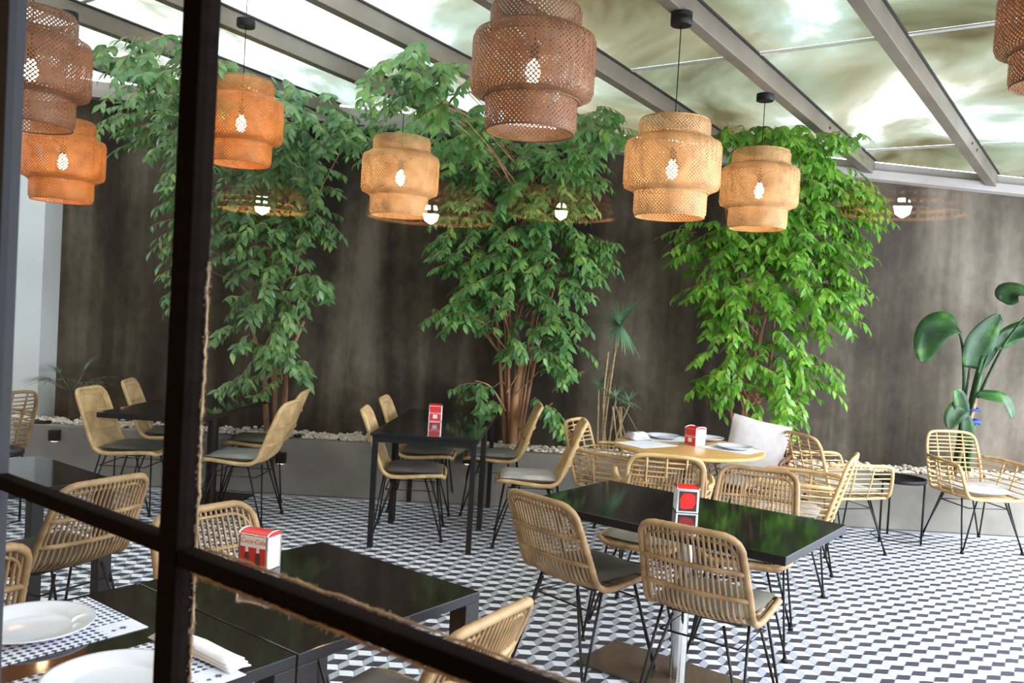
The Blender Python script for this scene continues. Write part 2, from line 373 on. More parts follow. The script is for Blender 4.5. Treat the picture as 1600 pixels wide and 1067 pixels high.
# patio floor: bed of grout, laid with rhombic cement tiles (three tones make cubes)
fl = MB(); fl.prism([(-6.6, 7.3), (-6.6, 5.4), (6.2, -4.0), (6.2, 7.3)], -0.10, -0.004)
floor = fl.build('floor', M_GROUT, kind='structure')
e1 = Vector((0.064, 0.0, 0)); e2 = Vector((0.034, 0.0568, 0)); e3 = Vector((-0.0135, 0.0552, 0))
LA, LB = e1 + e2, e2 + e3
org = Vector((0.2914, 4.2879, 0)) - (e1 + e2) / 2
def tile_mb(a, b, o=Vector((0, 0, 0)), mb=None):
    mb = mb or MB(); g = 0.0022
    un, vn = a.normalized() * g, b.normalized() * g
    p = [o + un + vn, o + a - un + vn, o + a + b - un - vn, o + b + un - vn]
    lo = [Vector((q.x, q.y, -0.004)) for q in p]
    mb.add(lo + p, [(4, 5, 6, 7), (0, 1, 5, 4), (1, 2, 6, 5), (2, 3, 7, 6), (3, 0, 4, 7)])
    return mb
RH = [(e1, e2, Vector((0, 0, 0)), M_T_DARK), (e1, e3, e2, M_T_WHITE), (e2, e3, e1, M_T_GREY)]
RH = [(e1, e2, Vector((0, 0, 0)), M_T_DARK), (e1, e3, e2.copy(), M_T_WHITE), (e2, e3, Vector((0, 0, 0)), M_T_GREY)]
cells = []
for i in range(-75, 75):
    for j in range(-75, 75):
        p = org + LA * i + LB * j
        n_ = p.dot(E2)
        if p.y > 6.80 or n_ < 0.62 or p.x < -5.2 or p.x > 5.3: continue
        if abs(p.x) > 0.66 * p.y + 0.6: continue
        cells.append(p)
def tile_rank(p):
    x, y = p.x, p.y
    if y < 3.55 and x < 0.3: return 99
    if not (-0.1 + 0.0 < x / y < 0.58) or y < 3.6: return 99
    return y - 0.25 * x
cells.sort(key=tile_rank)
tmesh = [tile_mb(a, b).mesh('tile', m_) for a, b, o_, m_ in RH]
for p in cells[:100]:
    for (a, b, o_, m_), me in zip(RH, tmesh):
        t = bpy.data.objects.new('tile', me); col.objects.link(t); t.parent = floor; t.location = p + o_
rest = MB()
for p in cells[100:]:
    for k, (a, b, o_, m_) in enumerate(RH):
        n0 = len(rest.m); tile_mb(a, b, p + o_, rest)
        for q in range(n0, len(rest.m)): rest.m[q] = k
rest.build('tile_field', [M_T_DARK, M_T_WHITE, M_T_GREY], floor, kind='stuff')

# back wall, white end wall, right wall
w = MB(); v_ = []
for x in (-5.1, 6.5):
    zt = 3.085 - 0.046 * x
    v_ += [(x, 7.5, 0), (x, 7.74, 0), (x, 7.74, zt), (x, 7.5, zt)]
w.add(v_, [(0, 1, 2, 3), (7, 6, 5, 4), (0, 4, 5, 1), (1, 5, 6, 2), (2, 6, 7, 3), (3, 7, 4, 0)]); w.build('wall_back', M_WALL, kind='structure')
w = MB(); w.box((-5.26, 7.36, 1.62), (2.6, 0.28, 3.24)); w.build('wall_left', M_WHITE_WALL, kind='structure')
w = MB(); w.box((-6.66, 6.5, 1.65), (0.2, 2.3, 3.30)); w.build('wall_left.001', M_WHITE_WALL, kind='structure')

# low planter along the wall with gravel and soil
pl = MB(); pl.box((0.0, 6.97, 0.225), (12.5, 0.10, 0.45))
planter = pl.build('trim_1', M_CONC, bevel=0.008, kind='structure')
planter['label'] = 'low pale concrete planter wall along the foot of the dark wall'
so = MB(); so.box((0.0, 7.26, 0.215), (12.5, 0.48, 0.43)); so.build('soil', M_SOIL, planter)
pb = MB()
import bmesh
def ico():
    bm = bmesh.new(); bmesh.ops.create_icosphere(bm, subdivisions=1, radius=1.0)
    v = [tuple(x.co) for x in bm.verts]; f = [tuple(q.index for q in x.verts) for x in bm.faces]; bm.free(); return np.array(v), f
IV, IF = ico()
for k in range(5200):
    x = rng.uniform(-5.0, 5.0); y = 7.025 + abs(rng.normal(0, 0.14))
    if y > 7.46: continue
    s = rng.uniform(0.010, 0.023)
    sc_ = np.array([s * rng.uniform(0.9, 1.5), s * rng.uniform(0.8, 1.2), s * rng.uniform(0.6, 0.9)])
    a = rng.uniform(0, PI); c_, s_ = math.cos(a), math.sin(a)
    v = IV * sc_; v = np.stack([v[:, 0] * c_ - v[:, 1] * s_, v[:, 0] * s_ + v[:, 1] * c_, v[:, 2]], 1)
    v += np.array([x, y, 0.438 + rng.uniform(0, 0.025) + 0.10 * max(0, 0.12 - abs(y - 7.12))])
    pb.add(v.tolist(), IF, 0, True)
pb.build('gravel', M_PEBBLE, planter, kind='stuff')

# roof: rafters, dirty sheets, purlin joints, gutter
ceiling = empty('ceiling', kind='structure')
roff = [-8.6, -7.69, -6.77, -5.82, -4.87, -3.97, -3.06, -2.17, -1.33, -0.42, 0.49]
def e2end(a, yend=7.40, xend=6.25):
    return min((yend + 0.606 * a) / 0.795, (xend - 0.795 * a) / 0.606)
RW, RH_ = 0.075, 0.115
for a in roff:
    b0, b1 = 0.56, e2end(a + RW)
    if b1 < b0 + 0.3: continue
    mb = MB(); vs_ = []
    for bb in (b0, b1):
        for aa, dz in ((a, 0), (a + RW, 0), (a + RW, RH_), (a, RH_)):
            p = ee(aa, bb); vs_.append((p.x, p.y, roofz(p.x, p.y) + dz))
    mb.add(vs_, [(0, 1, 2, 3), (7, 6, 5, 4), (0, 4, 5, 1), (1, 5, 6, 2), (2, 6, 7, 3), (3, 7, 4, 0)])
    r = mb.build('rafter', M_RAFTER, ceiling, bevel=0.004)
    sl = MB(); vs_ = []
    for bb in (b0, b1):
        for aa, dz in ((a - 0.006, RH_), (a + RW + 0.012, RH_), (a + RW + 0.012, RH_ + 0.012), (a - 0.006, RH_ + 0.012)):
            p = ee(aa, bb); vs_.append((p.x, p.y, roofz(p.x, p.y) + dz))
    sl.add(vs_, [(0, 1, 2, 3), (7, 6, 5, 4), (0, 4, 5, 1), (1, 5, 6, 2), (2, 6, 7, 3), (3, 7, 4, 0)])
    sl.build('seal', M_SEAL, r)
    bo = MB()
    for bb in (b1 - 1.25, b1 - 1.05):
        p = ee(a + RW, bb); z = roofz(p.x, p.y) + 0.06
        bo.tube([(p.x, p.y, z), tuple(Vector((p.x, p.y, z)) + E1 * 0.008)], 0.011, 6)
    bo.build('bolt', M_RUST, r)
def clip(poly, f):
    out = []
    for i in range(len(poly)):
        p, q = poly[i], poly[(i + 1) % len(poly)]; a, b = f(p), f(q)
        if a >= 0: out.append(p)
        if (a >= 0) != (b >= 0): t = a / (a - b); out.append(p + (q - p) * t)
    return out
seg = [0.45, 2.72, 5.05, 7.38, 9.7, 12.0]
for i in range(len(roff) - 1):
    a0, a1 = roff[i] + 0.02, roff[i + 1] + RW - 0.02
    for b0, b1 in zip(seg[:-1], seg[1:]):
        poly = [ee(a0, b0 + 0.012), ee(a1, b0 + 0.012), ee(a1, b1 - 0.012), ee(a0, b1 - 0.012)]
        poly = clip(poly, lambda p: 7.47 - p.y); 
        if len(poly) > 2: poly = clip(poly, lambda p: 6.25 - p.x)
        if len(poly) < 3: continue
        mb = MB(); n_ = len(poly)
        mb.add([(p.x, p.y, roofz(p.x, p.y) + RH_ + 0.016) for p in poly], [tuple(range(n_))])
        mb.build('pane', M_ROOF, ceiling)
for b in (2.72, 5.05, 7.38, 9.7):
    lim = [a for a in (-8.5, 6.5)]
    a_lo = max(-8.6, (0.795 * b - 7.40) / 0.606) ; a_hi = min(0.55, (6.25 - 0.606 * b) / 0.795)
    if a_hi - a_lo < 0.5: continue
    mb = MB(); vs_ = []
    for aa in (a_lo, a_hi):
        for bb, dz in ((b - 0.016, RH_ + 0.004), (b + 0.016, RH_ + 0.004), (b + 0.016, RH_ + 0.014), (b - 0.016, RH_ + 0.014)):
            p = ee(aa, bb); vs_.append((p.x, p.y, roofz(p.x, p.y) + dz))
    mb.add(vs_, [(0, 1, 2, 3), (7, 6, 5, 4), (0, 4, 5, 1), (1, 5, 6, 2), (2, 6, 7, 3), (3, 7, 4, 0)])
    mb.build('purlin', M_ALU, ceiling)
def gutter(y0, y1, dz0, dz1, name, m_):
    mb = MB(); vs_ = []
    for x in (-6.6, 6.2):
        zb = 3.025 - 0.046 * x
        for y, dz in ((y0, dz0), (y1, dz0), (y1, dz1), (y0, dz1)): vs_.append((x, y, zb + dz))
    mb.add(vs_, [(0, 1, 2, 3), (7, 6, 5, 4), (0, 4, 5, 1), (1, 5, 6, 2), (2, 6, 7, 3), (3, 7, 4, 0)])
    return mb.build(name, m_, ceiling, bevel=0.004)
gutter(7.36, 7.49, 0.0, 0.075, 'gutter', M_GUTTER)
gutter(7.42, 7.49, 0.082, 0.15, 'gutter_rail', M_GUTTER)

# glass front of the restaurant, seen from inside
NF = 0.52
win = empty('window_1', kind='structure')
def fbox(a0, a1, n0, n1, z0, z1, name, m_, parent=win, bevel=0.0, **k):
    mb = MB(); c = ee((a0 + a1) / 2, (n0 + n1) / 2, (z0 + z1) / 2)
    mb.box((0, 0, 0), (a1 - a0, n1 - n0, z1 - z0))
    return mb.build(name, m_, parent, loc=c, rotz=YAW_E, bevel=bevel, **k)
fbox(-0.870, -0.835, NF, NF + 0.025, 0.0, 2.60, 'post', M_FRAME, bevel=0.002)
fbox(-1.34, -1.305, NF, NF + 0.025, 0.0, 2.60, 'post', M_FRAME_LIT, bevel=0.002)
fbox(1.75, 1.80, NF, NF + 0.025, 0.0, 2.60, 'post', M_FRAME, bevel=0.002)
fbox(-3.0, -2.95, NF, NF + 0.025, 0.0, 2.60, 'post', M_FRAME, bevel=0.002)
fbox(-0.834, 1.75, NF + 0.001, NF + 0.024, 1.270, 1.288, 'crossbar', M_FRAME, bevel=0.002)
fbox(-1.304, -0.871, NF + 0.001, NF + 0.024, 1.277, 1.295, 'crossbar', M_FRAME, bevel=0.002)
fbox(-2.95, -1.341, NF + 0.001, NF + 0.024, 1.277, 1.295, 'crossbar', M_FRAME, bevel=0.002)
for a0, a1 in ((-2.95, -1.341), (-1.304, -0.871), (-0.834, 1.75)):
    for z0, z1 in ((0.05, 1.27), (1.2955, 2.56)):
        mb = MB(); p = [ee(a0, NF + 0.012, z0), ee(a1, NF + 0.012, z0), ee(a1, NF + 0.012, z1), ee(a0, NF + 0.012, z1)]
        mb.add(p, [(0, 1, 2, 3)]); mb.build('glass_pane', M_GLASS, win)
fbox(-3.0, 1.8, NF, NF + 0.03, 0.0, 0.05, 'sill', M_FRAME)
fbox(-3.0, 1.8, NF, NF + 0.03, 2.56, 2.62, 'head', M_FRAME)
# brown fibres stand in for blurred warm light on the frame edges
def warm_edge(path, fuzz=1.0, name='warm_light_fringe'):
    mb = MB(); pts = []
    L = (path[1] - path[0]).length; n_ = int(L / 0.008)
    for i in range(n_ + 1):
        p = path[0].lerp(path[1], i / n_)
        pts.append(p + Vector((rng.normal(0, .0006), rng.normal(0, .0006), rng.normal(0, .0006))))
    mb.tube(pts, [(0.0010 + 0.0010 * rng.random()) for _ in pts], 5)
    d = (path[1] - path[0]).normalized()
    for i in range(int(L / 0.0011 * fuzz)):
        p = path[0].lerp(path[1], rng.random())
        q = Vector(rng.normal(0, 1, 3)).normalized() * rng.uniform(0.002, 0.0055) + d * rng.normal(0, .003)
        mb.tube([p, p + q * 0.6, p + q + Vector((0, 0, -0.001))], 0.00035, 3, caps=False)
    mb.build(name, M_WARM_EDGE, win, kind='stuff')
warm_edge((ee(-0.8345, NF + 0.0235, 0.60), ee(-0.8345, NF + 0.0235, 1.60)), 2.0)
warm_edge((ee(-0.82, NF + 0.027, 1.2885), ee(-0.25, NF + 0.027, 1.2885)))
warm_edge((ee(-0.80, NF + 0.001, 1.2695), ee(-0.25, NF + 0.001, 1.2695)))

# facade around the glass and the dark room the camera stands in
def fwall(a0, a1, n0, n1, z0, z1, name, m_): return fbox(a0, a1, n0, n1, z0, z1, name, m_, parent=None, kind='structure')
fwall(-8.6, -3.0, NF - 0.1, NF + 0.06, 0.0, 3.5, 'wall_front', M_PLASTER)
fwall(1.8, 7.2, NF - 0.1, NF + 0.06, 0.0, 3.7, 'wall_front.001', M_PLASTER)
fwall(-3.0, 1.8, NF - 0.1, NF + 0.06, 2.62, 3.6, 'wall_front.002', M_PLASTER)
fwall(-6.6, 3.2, -7.2, NF - 0.1, -0.10, 0.0, 'floor.001', M_INT_FLOOR)
fwall(-3.0, 1.8, NF - 0.1, NF + 0.05, -0.10, 0.0, 'floor.002', M_INT_FLOOR)
fwall(-6.6, 3.2, -7.2, NF - 0.1, 2.9, 3.0, 'ceiling.001', M_INT)
fwall(-6.6, 3.2, -7.1, -6.97, 0.0, 2.9, 'wall_rear', M_INT)
fwall(-6.7, -6.6, -7.2, NF - 0.1, 0.0, 2.9, 'wall_side', M_INT)
fwall(3.2, 3.3, -7.2, NF - 0.1, 0.0, 2.9, 'wall_side.001', M_INT)

# ------------------------------------------------------------------ tables
def table_legs(root, w, d, h, t, m_=M_BLACK, inset=0.012):
    for sx in (-1, 1):
        for sy in (-1, 1):
            mb = MB(); mb.box((sx * (w / 2 - t / 2 - inset), sy * (d / 2 - t / 2 - inset), h / 2), (t, t, h))
            mb.build('leg', m_, root, bevel=0.002)
def top_box(root, w, d, h, th, m_=M_TABLE, name='tabletop'):
    mb = MB(); mb.box((0, 0, h - th / 2), (w, d, th)); mb.m[2:] = [1] * 4; return mb.build(name, [m_, M_TEDGE], root, bevel=0.0025)
def leg_table(loc, yaw, w, d, label, group=None, t=0.032, th=0.022, apron=0.04):
    r = empty('dining_table', (*loc, 0), yaw); tag(r, label, 'table', group)
    top_box(r, w, d, 0.75, th)
    mb = MB(); z = 0.75 - th - apron / 2
    for sx in (-1, 1): mb.box((sx * (w / 2 - 0.03), 0, z), (0.02, d - 0.06, apron))
    for sy in (-1, 1): mb.box((0, sy * (d / 2 - 0.03), z), (w - 0.06, 0.02, apron))
    mb.build('apron', M_BLACK, r)
    table_legs(r, w, d, 0.75 - th, t)
    return r
def pedestal_table(loc, yaw, w, d, label, poles, plate, th=0.03, pole_m=M_CHROME, pr=0.035, base_off=(0, 0)):
    r = empty('pedestal_table', (*loc, 0), yaw); tag(r, label, 'table')
    top_box(r, w, d, 0.75, th)
    for px, py in poles:
        mb = MB(); mb.lathe([(pr, 0.012), (pr, 0.70)], 20, (px, py, 0)); mb.lathe([(0.09, 0.70), (0.09, 0.72)], 16, (px, py, 0), cap0=True, cap1=True)
        mb.build('column', pole_m, r)
        mb = MB(); mb.box((px + base_off[0], py + base_off[1], 0.007), (plate[0], plate[1], 0.012)); mb.build('base_plate', M_BASE if pole_m is M_CHROME else M_BLACK, r, bevel=0.003)
    return r
# B: two square tables pushed end to end in front of the middle tree
BY = -0.063; c_, s_ = math.cos(BY), math.sin(BY)
def bpos(u, v): return (-0.879 + u * c_ - v * s_, 5.513 + u * s_ + v * c_)
leg_table(bpos(0.354, 0.358), BY, 0.70, 0.715, 'square glossy black table on black legs, nearer half of the pair before the middle tree', t=0.034)
leg_table(bpos(0.354, 1.078), BY, 0.70, 0.715, 'square glossy black table holding the red napkin box nearest the middle tree', t=0.034)
# C: long pedestal table, right foreground
CC = Vector((0.780, 3.704, 0))
pedestal_table((CC.x, CC.y), YAW_E, 1.17, 0.725, 'long glossy black pedestal table on a steel column, right foreground', [(0.0, 0.05)], (0.83, 0.36), th=0.035)
# D: two black tables by the glass
D2c = ee(0, 0) + Vector((-1.012, 2.389, 0)) + E1 * 0.354 + E2 * 0.332
def d_table(c, d, label):
    r = empty('dining_table', (c.x, c.y, 0), YAW_E); tag(r, label, 'table')
    top_box(r, 0.70, d, 0.75, 0.03)
    table_legs(r, 0.70, d, 0.72, 0.06, inset=0.0)
    return r
d_table(D2c, 0.66, 'bare glossy black table with the big red and white napkin box, left foreground')
d_table(Vector((-1.012, 2.389, 0)) + E1 * 0.354 - E2 * 0.353, 0.70, 'black table against the glass laid with two white plates on printed paper mats')
# A: black pedestal table behind the post
pedestal_table((-2.35, 6.40), -0.05, 0.70, 1.42, 'black pedestal table at the far left, partly behind the dark window post', [(0.14, 0.06)], (0.40, 0.75), th=0.035, pole_m=M_BLACK, pr=0.04)
# F: dark table at the left edge
def f_center(): return Vector((-2.2, 4.1, 0)) + E1 * 0.30 - E2 * 0.35
fc = f_center()
r = empty('dining_table', (fc.x, fc.y, 0), YAW_E); tag(r, 'dark glossy table at the left edge of the room, beyond the crossbar', 'table')
top_box(r, 0.70, 0.70, 0.75, 0.03); table_legs(r, 0.70, 0.70, 0.72, 0.06, inset=0.0)
# E: round oak table
r = empty('round_table', (1.22, 5.74, 0)); tag(r, 'round oak topped table laid with white plates, near the right tree', 'table')
mb = MB(); mb.lathe([(0.001, 0.722), (0.475, 0.722), (0.492, 0.727), (0.50, 0.736), (0.492, 0.747), (0.48, 0.75), (0.001, 0.75)], 56); mb.build('tabletop', M_OAK, r)
mb = MB(); mb.lathe([(0.04, 0.01), (0.04, 0.72)], 18); mb.build('column', M_BLACK, r)
mb = MB(); mb.lathe([(0.001, 0.0), (0.25, 0.0), (0.25, 0.012), (0.06, 0.02), (0.001, 0.02)], 32); mb.build('base_plate', M_BLACK, r)
# black tray side tables
def side_table(loc, rot, label, zt=0.47, rad=0.19):
    r = empty('side_table', (*loc, 0), rot); tag(r, label, 'side table', None)
    mb = MB(); mb.lathe([(0.001, zt - 0.012), (rad - 0.004, zt - 0.012), (rad, zt - 0.008), (rad, zt + 0.018), (rad - 0.006, zt + 0.018), (rad - 0.008, zt - 0.002), (0.001, zt - 0.002)], 40)
    mb.build('tray_top', M_BLACK, r)
    for k in range(3):
        a = 2 * PI * k / 3 + 0.3; mb = MB()
        mb.tube([(rad * 0.94 * math.cos(a), rad * 0.94 * math.sin(a), zt - 0.012), (rad * 0.94 * math.cos(a), rad * 0.94 * math.sin(a), 0)], 0.008, 6); mb.build('leg', M_BLACK, r)
    mb = MB(); mb.tube([(rad * 0.94 * math.cos(2 * PI * k / 30), rad * 0.94 * math.sin(2 * PI * k / 30), 0.03) for k in range(30)], 0.004, 5, closed=True); mb.build('foot_ring', M_BLACK, r)
    return r
side_table((3.03, 6.57), -0.9, 'small round black tray table between the two rattan armchairs at right')
side_table((-3.33, 5.55), 0.4, 'low round black tray table at the left edge beside the rattan armchair')

# ------------------------------------------------------------------ rattan side chair
PROF = [(0.232, 0.435), (0.21, 0.447), (0.14, 0.446), (0.04, 0.436), (-0.06, 0.428), (-0.125, 0.430), (-0.165, 0.445), (-0.19, 0.475), (-0.212, 0.53), (-0.25, 0.63), (-0.29, 0.73), (-0.325, 0.815), (-0.332, 0.832)]
_d = [0.0]
for i in range(1, len(PROF)): _d.append(_d[-1] + math.dist(PROF[i], PROF[i - 1]))
_LT = _d[-1]
def prof(v):
    s = max(0.0, min(1.0, v)) * _LT
    for i in range(1, len(_d)):
        if s <= _d[i] + 1e-9:
            t = (s - _d[i - 1]) / (_d[i] - _d[i - 1]); a, b = PROF[i - 1], PROF[i]
            return a[0] + (b[0] - a[0]) * t, a[1] + (b[1] - a[1]) * t
    return PROF[-1]
VB = 0.47                                                            # where seat turns into back
TOPK = [1.0]
def shell(x, v):
    y, z = prof(v)
    if z > 0.45: z = 0.45 + (z - 0.45) * TOPK[0]
    back = max(0.0, min(1.0, (v - 0.36) / 0.2)); top = max(0.0, min(1.0, (v - 0.55) / 0.45))
    q = 1 - min(1.0, abs(x) / 0.215) ** 2
    y -= 0.045 * q * back * (1 - 0.45 * top)
    z -= 0.018 * q * (1 - back)
    return Vector((x, y, z))
RC_T, RC_F = 0.075, 0.070
def halfw(v):
    W = 0.203 + 0.014 * math.sin(PI * min(1, v / 0.9))
    a = (1 - v) * _LT; b = v * _LT
    if a < RC_T: W -= RC_T - math.sqrt(max(0.0, RC_T ** 2 - (RC_T - a) ** 2))
    if b < RC_F: W -= RC_F - math.sqrt(max(0.0, RC_F ** 2 - (RC_F - b) ** 2))
    return W
def rim_path(scale=1.0, v0=0.0, v1=1.0):
    vsq = []
    n_ = 46
    for i in range(n_ + 1):
        t = 0.5 - 0.5 * math.cos(PI * i / n_)
        vsq.append(v0 + (v1 - v0) * t)
    # denser near the ends
    P = []
    def W(v): return halfw((v - v0) / (v1 - v0)) * scale
    right = [(W(v), v) for v in vsq]
    pts = right + [(-x, v) for x, v in right[::-1]]
    # resample evenly
    Q = [shell(x, v) for x, v in pts]
    L = [0.0]
    for i in range(len(Q)): L.append(L[-1] + (Q[(i + 1) % len(Q)] - Q[i]).length)
    N = 150; out = []
    for k in range(N):
        s = L[-1] * k / N; i = max(j for j in range(len(Q)) if L[j] <= s + 1e-12)
        t = (s - L[i]) / max(1e-9, L[i + 1] - L[i]); out.append(Q[i].lerp(Q[(i + 1) % len(Q)], t))
    return out
def add_legs(root, fx=0.22, fy=0.235, sx=0.15, sy=0.15, zt=0.415, m_=M_BLACK):
    for a, b in ((-1, 1), (1, 1), (-1, -1), (1, -1)):
        mb = MB(); foot = Vector((a * fx, b * fy, 0.012))
        mb.tube([(a * (sx + 0.03), b * (sy - 0.045), zt), foot + Vector((0.004 * b, 0, 0))], 0.0062, 6)
        mb.tube([(a * (sx - 0.045), b * (sy + 0.03), zt), foot - Vector((0.004 * b, 0, 0))], 0.0062, 6)
        mb.lathe([(0.004, 0.0), (0.014, 0.0), (0.014, 0.012), (0.009, 0.024), (0.004, 0.026)], 10, (a * fx, b * fy, 0), cap0=True, cap1=True)
        mb.build('leg', m_, root)
    mb = MB(); c = [(sx, sy - 0.03, zt - 0.004), (-sx, sy - 0.03, zt - 0.004), (-sx, -sy + 0.03, zt - 0.004), (sx, -sy + 0.03, zt - 0.004)]
    mb.tube(c, 0.0062, 6, closed=True)
    k = 0.80; c2 = [(sx + 0.012, sy + 0.01, zt * k), (-sx - 0.012, sy + 0.01, zt * k), (-sx - 0.012, -sy - 0.01, zt * k), (sx + 0.012, -sy - 0.01, zt * k)]
    mb.tube(c2, 0.0045, 6, closed=True)
    mb.build('stretcher', m_, root)
def cushion_mesh(name, m_, w=0.385, d=0.39, th=0.05, z=0.462, yoff=0.022, n_=12):
    mb = MB(); vs_ = []; fs = []
    def H(u, v): return (max(0.0, 1 - abs(u) ** 5) * max(0.0, 1 - abs(v) ** 5)) ** 0.45
    N = n_ + 1
    for side in (1, -1):
        for i in range(N):
            for j in range(N):
                u, v = -1 + 2 * i / n_, -1 + 2 * j / n_
                # rounded square footprint
                sq = max(abs(u), abs(v)); r_ = math.hypot(u, v)
                k = 1.0 if r_ < 1e-6 else (sq / r_) ** 0.13
                zz = z + (side * th / 2 * H(u, v)) * (1.0 if side > 0 else 0.75) - 0.010 * (1 - u * u) + 0.004 * math.sin(5 * u + 3 * v) * side * H(u, v)
                vs_.append((u * w / 2 * k, yoff + v * d / 2 * k, zz))
    for s in (0, 1):
        o = s * N * N
        for i in range(n_):
            for j in range(n_):
                q = (o + i * N + j, o + (i + 1) * N + j, o + (i + 1) * N + j + 1, o + i * N + j + 1)
                fs.append(q if s == 0 else q[::-1])
    mb.add(vs_, fs, 0, True); return mb.mesh(name, m_)
CUSH = {}
for key, m_ in dict(white=M_CUSH_W, dark=M_CUSH_DK, olive=M_CUSH_OL, grey=M_CUSH_GR, taupe=M_CUSH_TP).items(): CUSH[key] = cushion_mesh('cushion', m_)

def make_side_chair(rm, topk):
    TOPK[0] = topk
    root = empty('side_chair')
    mb = MB(); path = rim_path(); rr = [0.0135 + 0.0012 * (k % 2) for k in range(len(path))]
    mb.tube(path, rr, 8, closed=True); mb.build('frame', rm, root)
    mb = MB(); mb.tube(rim_path(0.90, 0.03, 0.955), 0.0062, 6, closed=True); mb.build('inner_rim', rm, root)
    mb = MB(); N = 19
    for k in range(N):
        x = -0.183 + 0.366 * k / (N - 1)
        lo, hi = 0.0, 1.0
        vv = [v for v in np.linspace(0, 1, 201) if halfw(v) >= abs(x)]
        lo, hi = vv[0], vv[-1]
        pts = [shell(x * (1 + 0.06 * math.sin(PI * t)), lo + (hi - lo) * t) for t in np.linspace(0, 1, 20)]
        mb.tube(pts, 0.0058, 5, caps=False)
    mb.build('rods', rm, root, kind='stuff')
    for v in (0.10, 0.30, 0.645, 0.80):
        mb = MB(); W = halfw(v) - 0.004
        for off, rr_ in ((0.0, 0.0105),):
            pts = [shell(W * t, v) + Vector((0, -0.004, -0.004)) for t in np.linspace(-1, 1, 15)]
            mb.tube(pts, rr_, 6)
        mb.build('band', rm, root)
    c = bpy.data.objects.new('cushion', CUSH['grey']); col.objects.link(c); c.parent = root
    add_legs(root)
    return root
G_SIDE = 'rattan side chairs around the tables'
side_protos = {'tan': make_side_chair(M_RATTAN, 0.92), 'pale': make_side_chair(M_RATTAN_PALE, 1.05)}
used = set()
def side_chair(kind, x, y, yaw_deg, cush, label):
    p = side_protos[kind]
    if kind not in used: used.add(kind); r = p; r.location = (x, y, 0); r.rotation_euler.z = math.radians(yaw_deg)
    else: r = copy_tree(p, (x, y, 0), math.radians(yaw_deg))
    for c in r.children:
        if c.name.split('.')[0] == 'cushion': c.data = CUSH[cush]
    tag(r, label, 'chair', G_SIDE)
    return r
side_chair('tan', 0.400, 3.815, -48, 'dark', 'rattan chair seen from behind with charcoal cushion, left of two at the long black table')
side_chair('tan', 0.888, 3.478, -34, 'olive', 'rattan chair seen from behind with grey cushion, nearest to the steel column')
side_chair('tan', 0.774, 4.498, 155, 'olive', 'rattan chair tucked under far side of long table, left one, behind the napkin box')
side_chair('tan', 1.249, 4.306, 159, 'olive', 'rattan chair tucked under far side of long table, right one, by its far corner')
side_chair('pale', -0.645, 5.953, -87, 'taupe', 'pale rattan chair with taupe cushion at the near left of the square tables')
side_chair('pale', -0.636, 6.728, -91, 'olive', 'pale rattan chair tucked at the far left of the square tables')
side_chair('pale', 0.187, 5.925, 89, 'white', 'pale rattan chair with a white seat cushion in side view, facing left')
side_chair('pale', -0.091, 6.77, 92, 'grey', 'pale rattan chair with grey cushion beside the trunk of the middle tree')
side_chair('pale', -1.865, 6.08, 87, 'grey', 'pale rattan chair with grey green cushion right beside the window post, nearer of two')
side_chair('pale', -1.965, 6.83, 93, 'olive', 'pale rattan chair half hidden behind another, by the black wall lamp right of the post')
side_chair('pale', -2.69, 6.19, -91, 'dark', 'pale rattan chair with dark cushion facing right at the far left table')
side_chair('pale', -2.721, 6.95, -80, 'dark', 'pale rattan chair beyond the far left table, its back cut by the window post')
side_chair('tan', -1.89, 3.602, 62, 'taupe', 'large rattan chair seen from behind below the crossbar at left')
side_chair('tan', -1.78, 2.60, 50, 'taupe', 'rattan chair cut by the left edge of the picture, beside the plates')
side_chair('tan', -0.80, 2.85, -127, 'taupe', 'rattan chair behind the red and white napkin box in the foreground')
side_chair('tan', -0.29, 2.33, 58, 'taupe', 'rattan chair at the bottom edge with a thick wrapped top, under the crossbar')

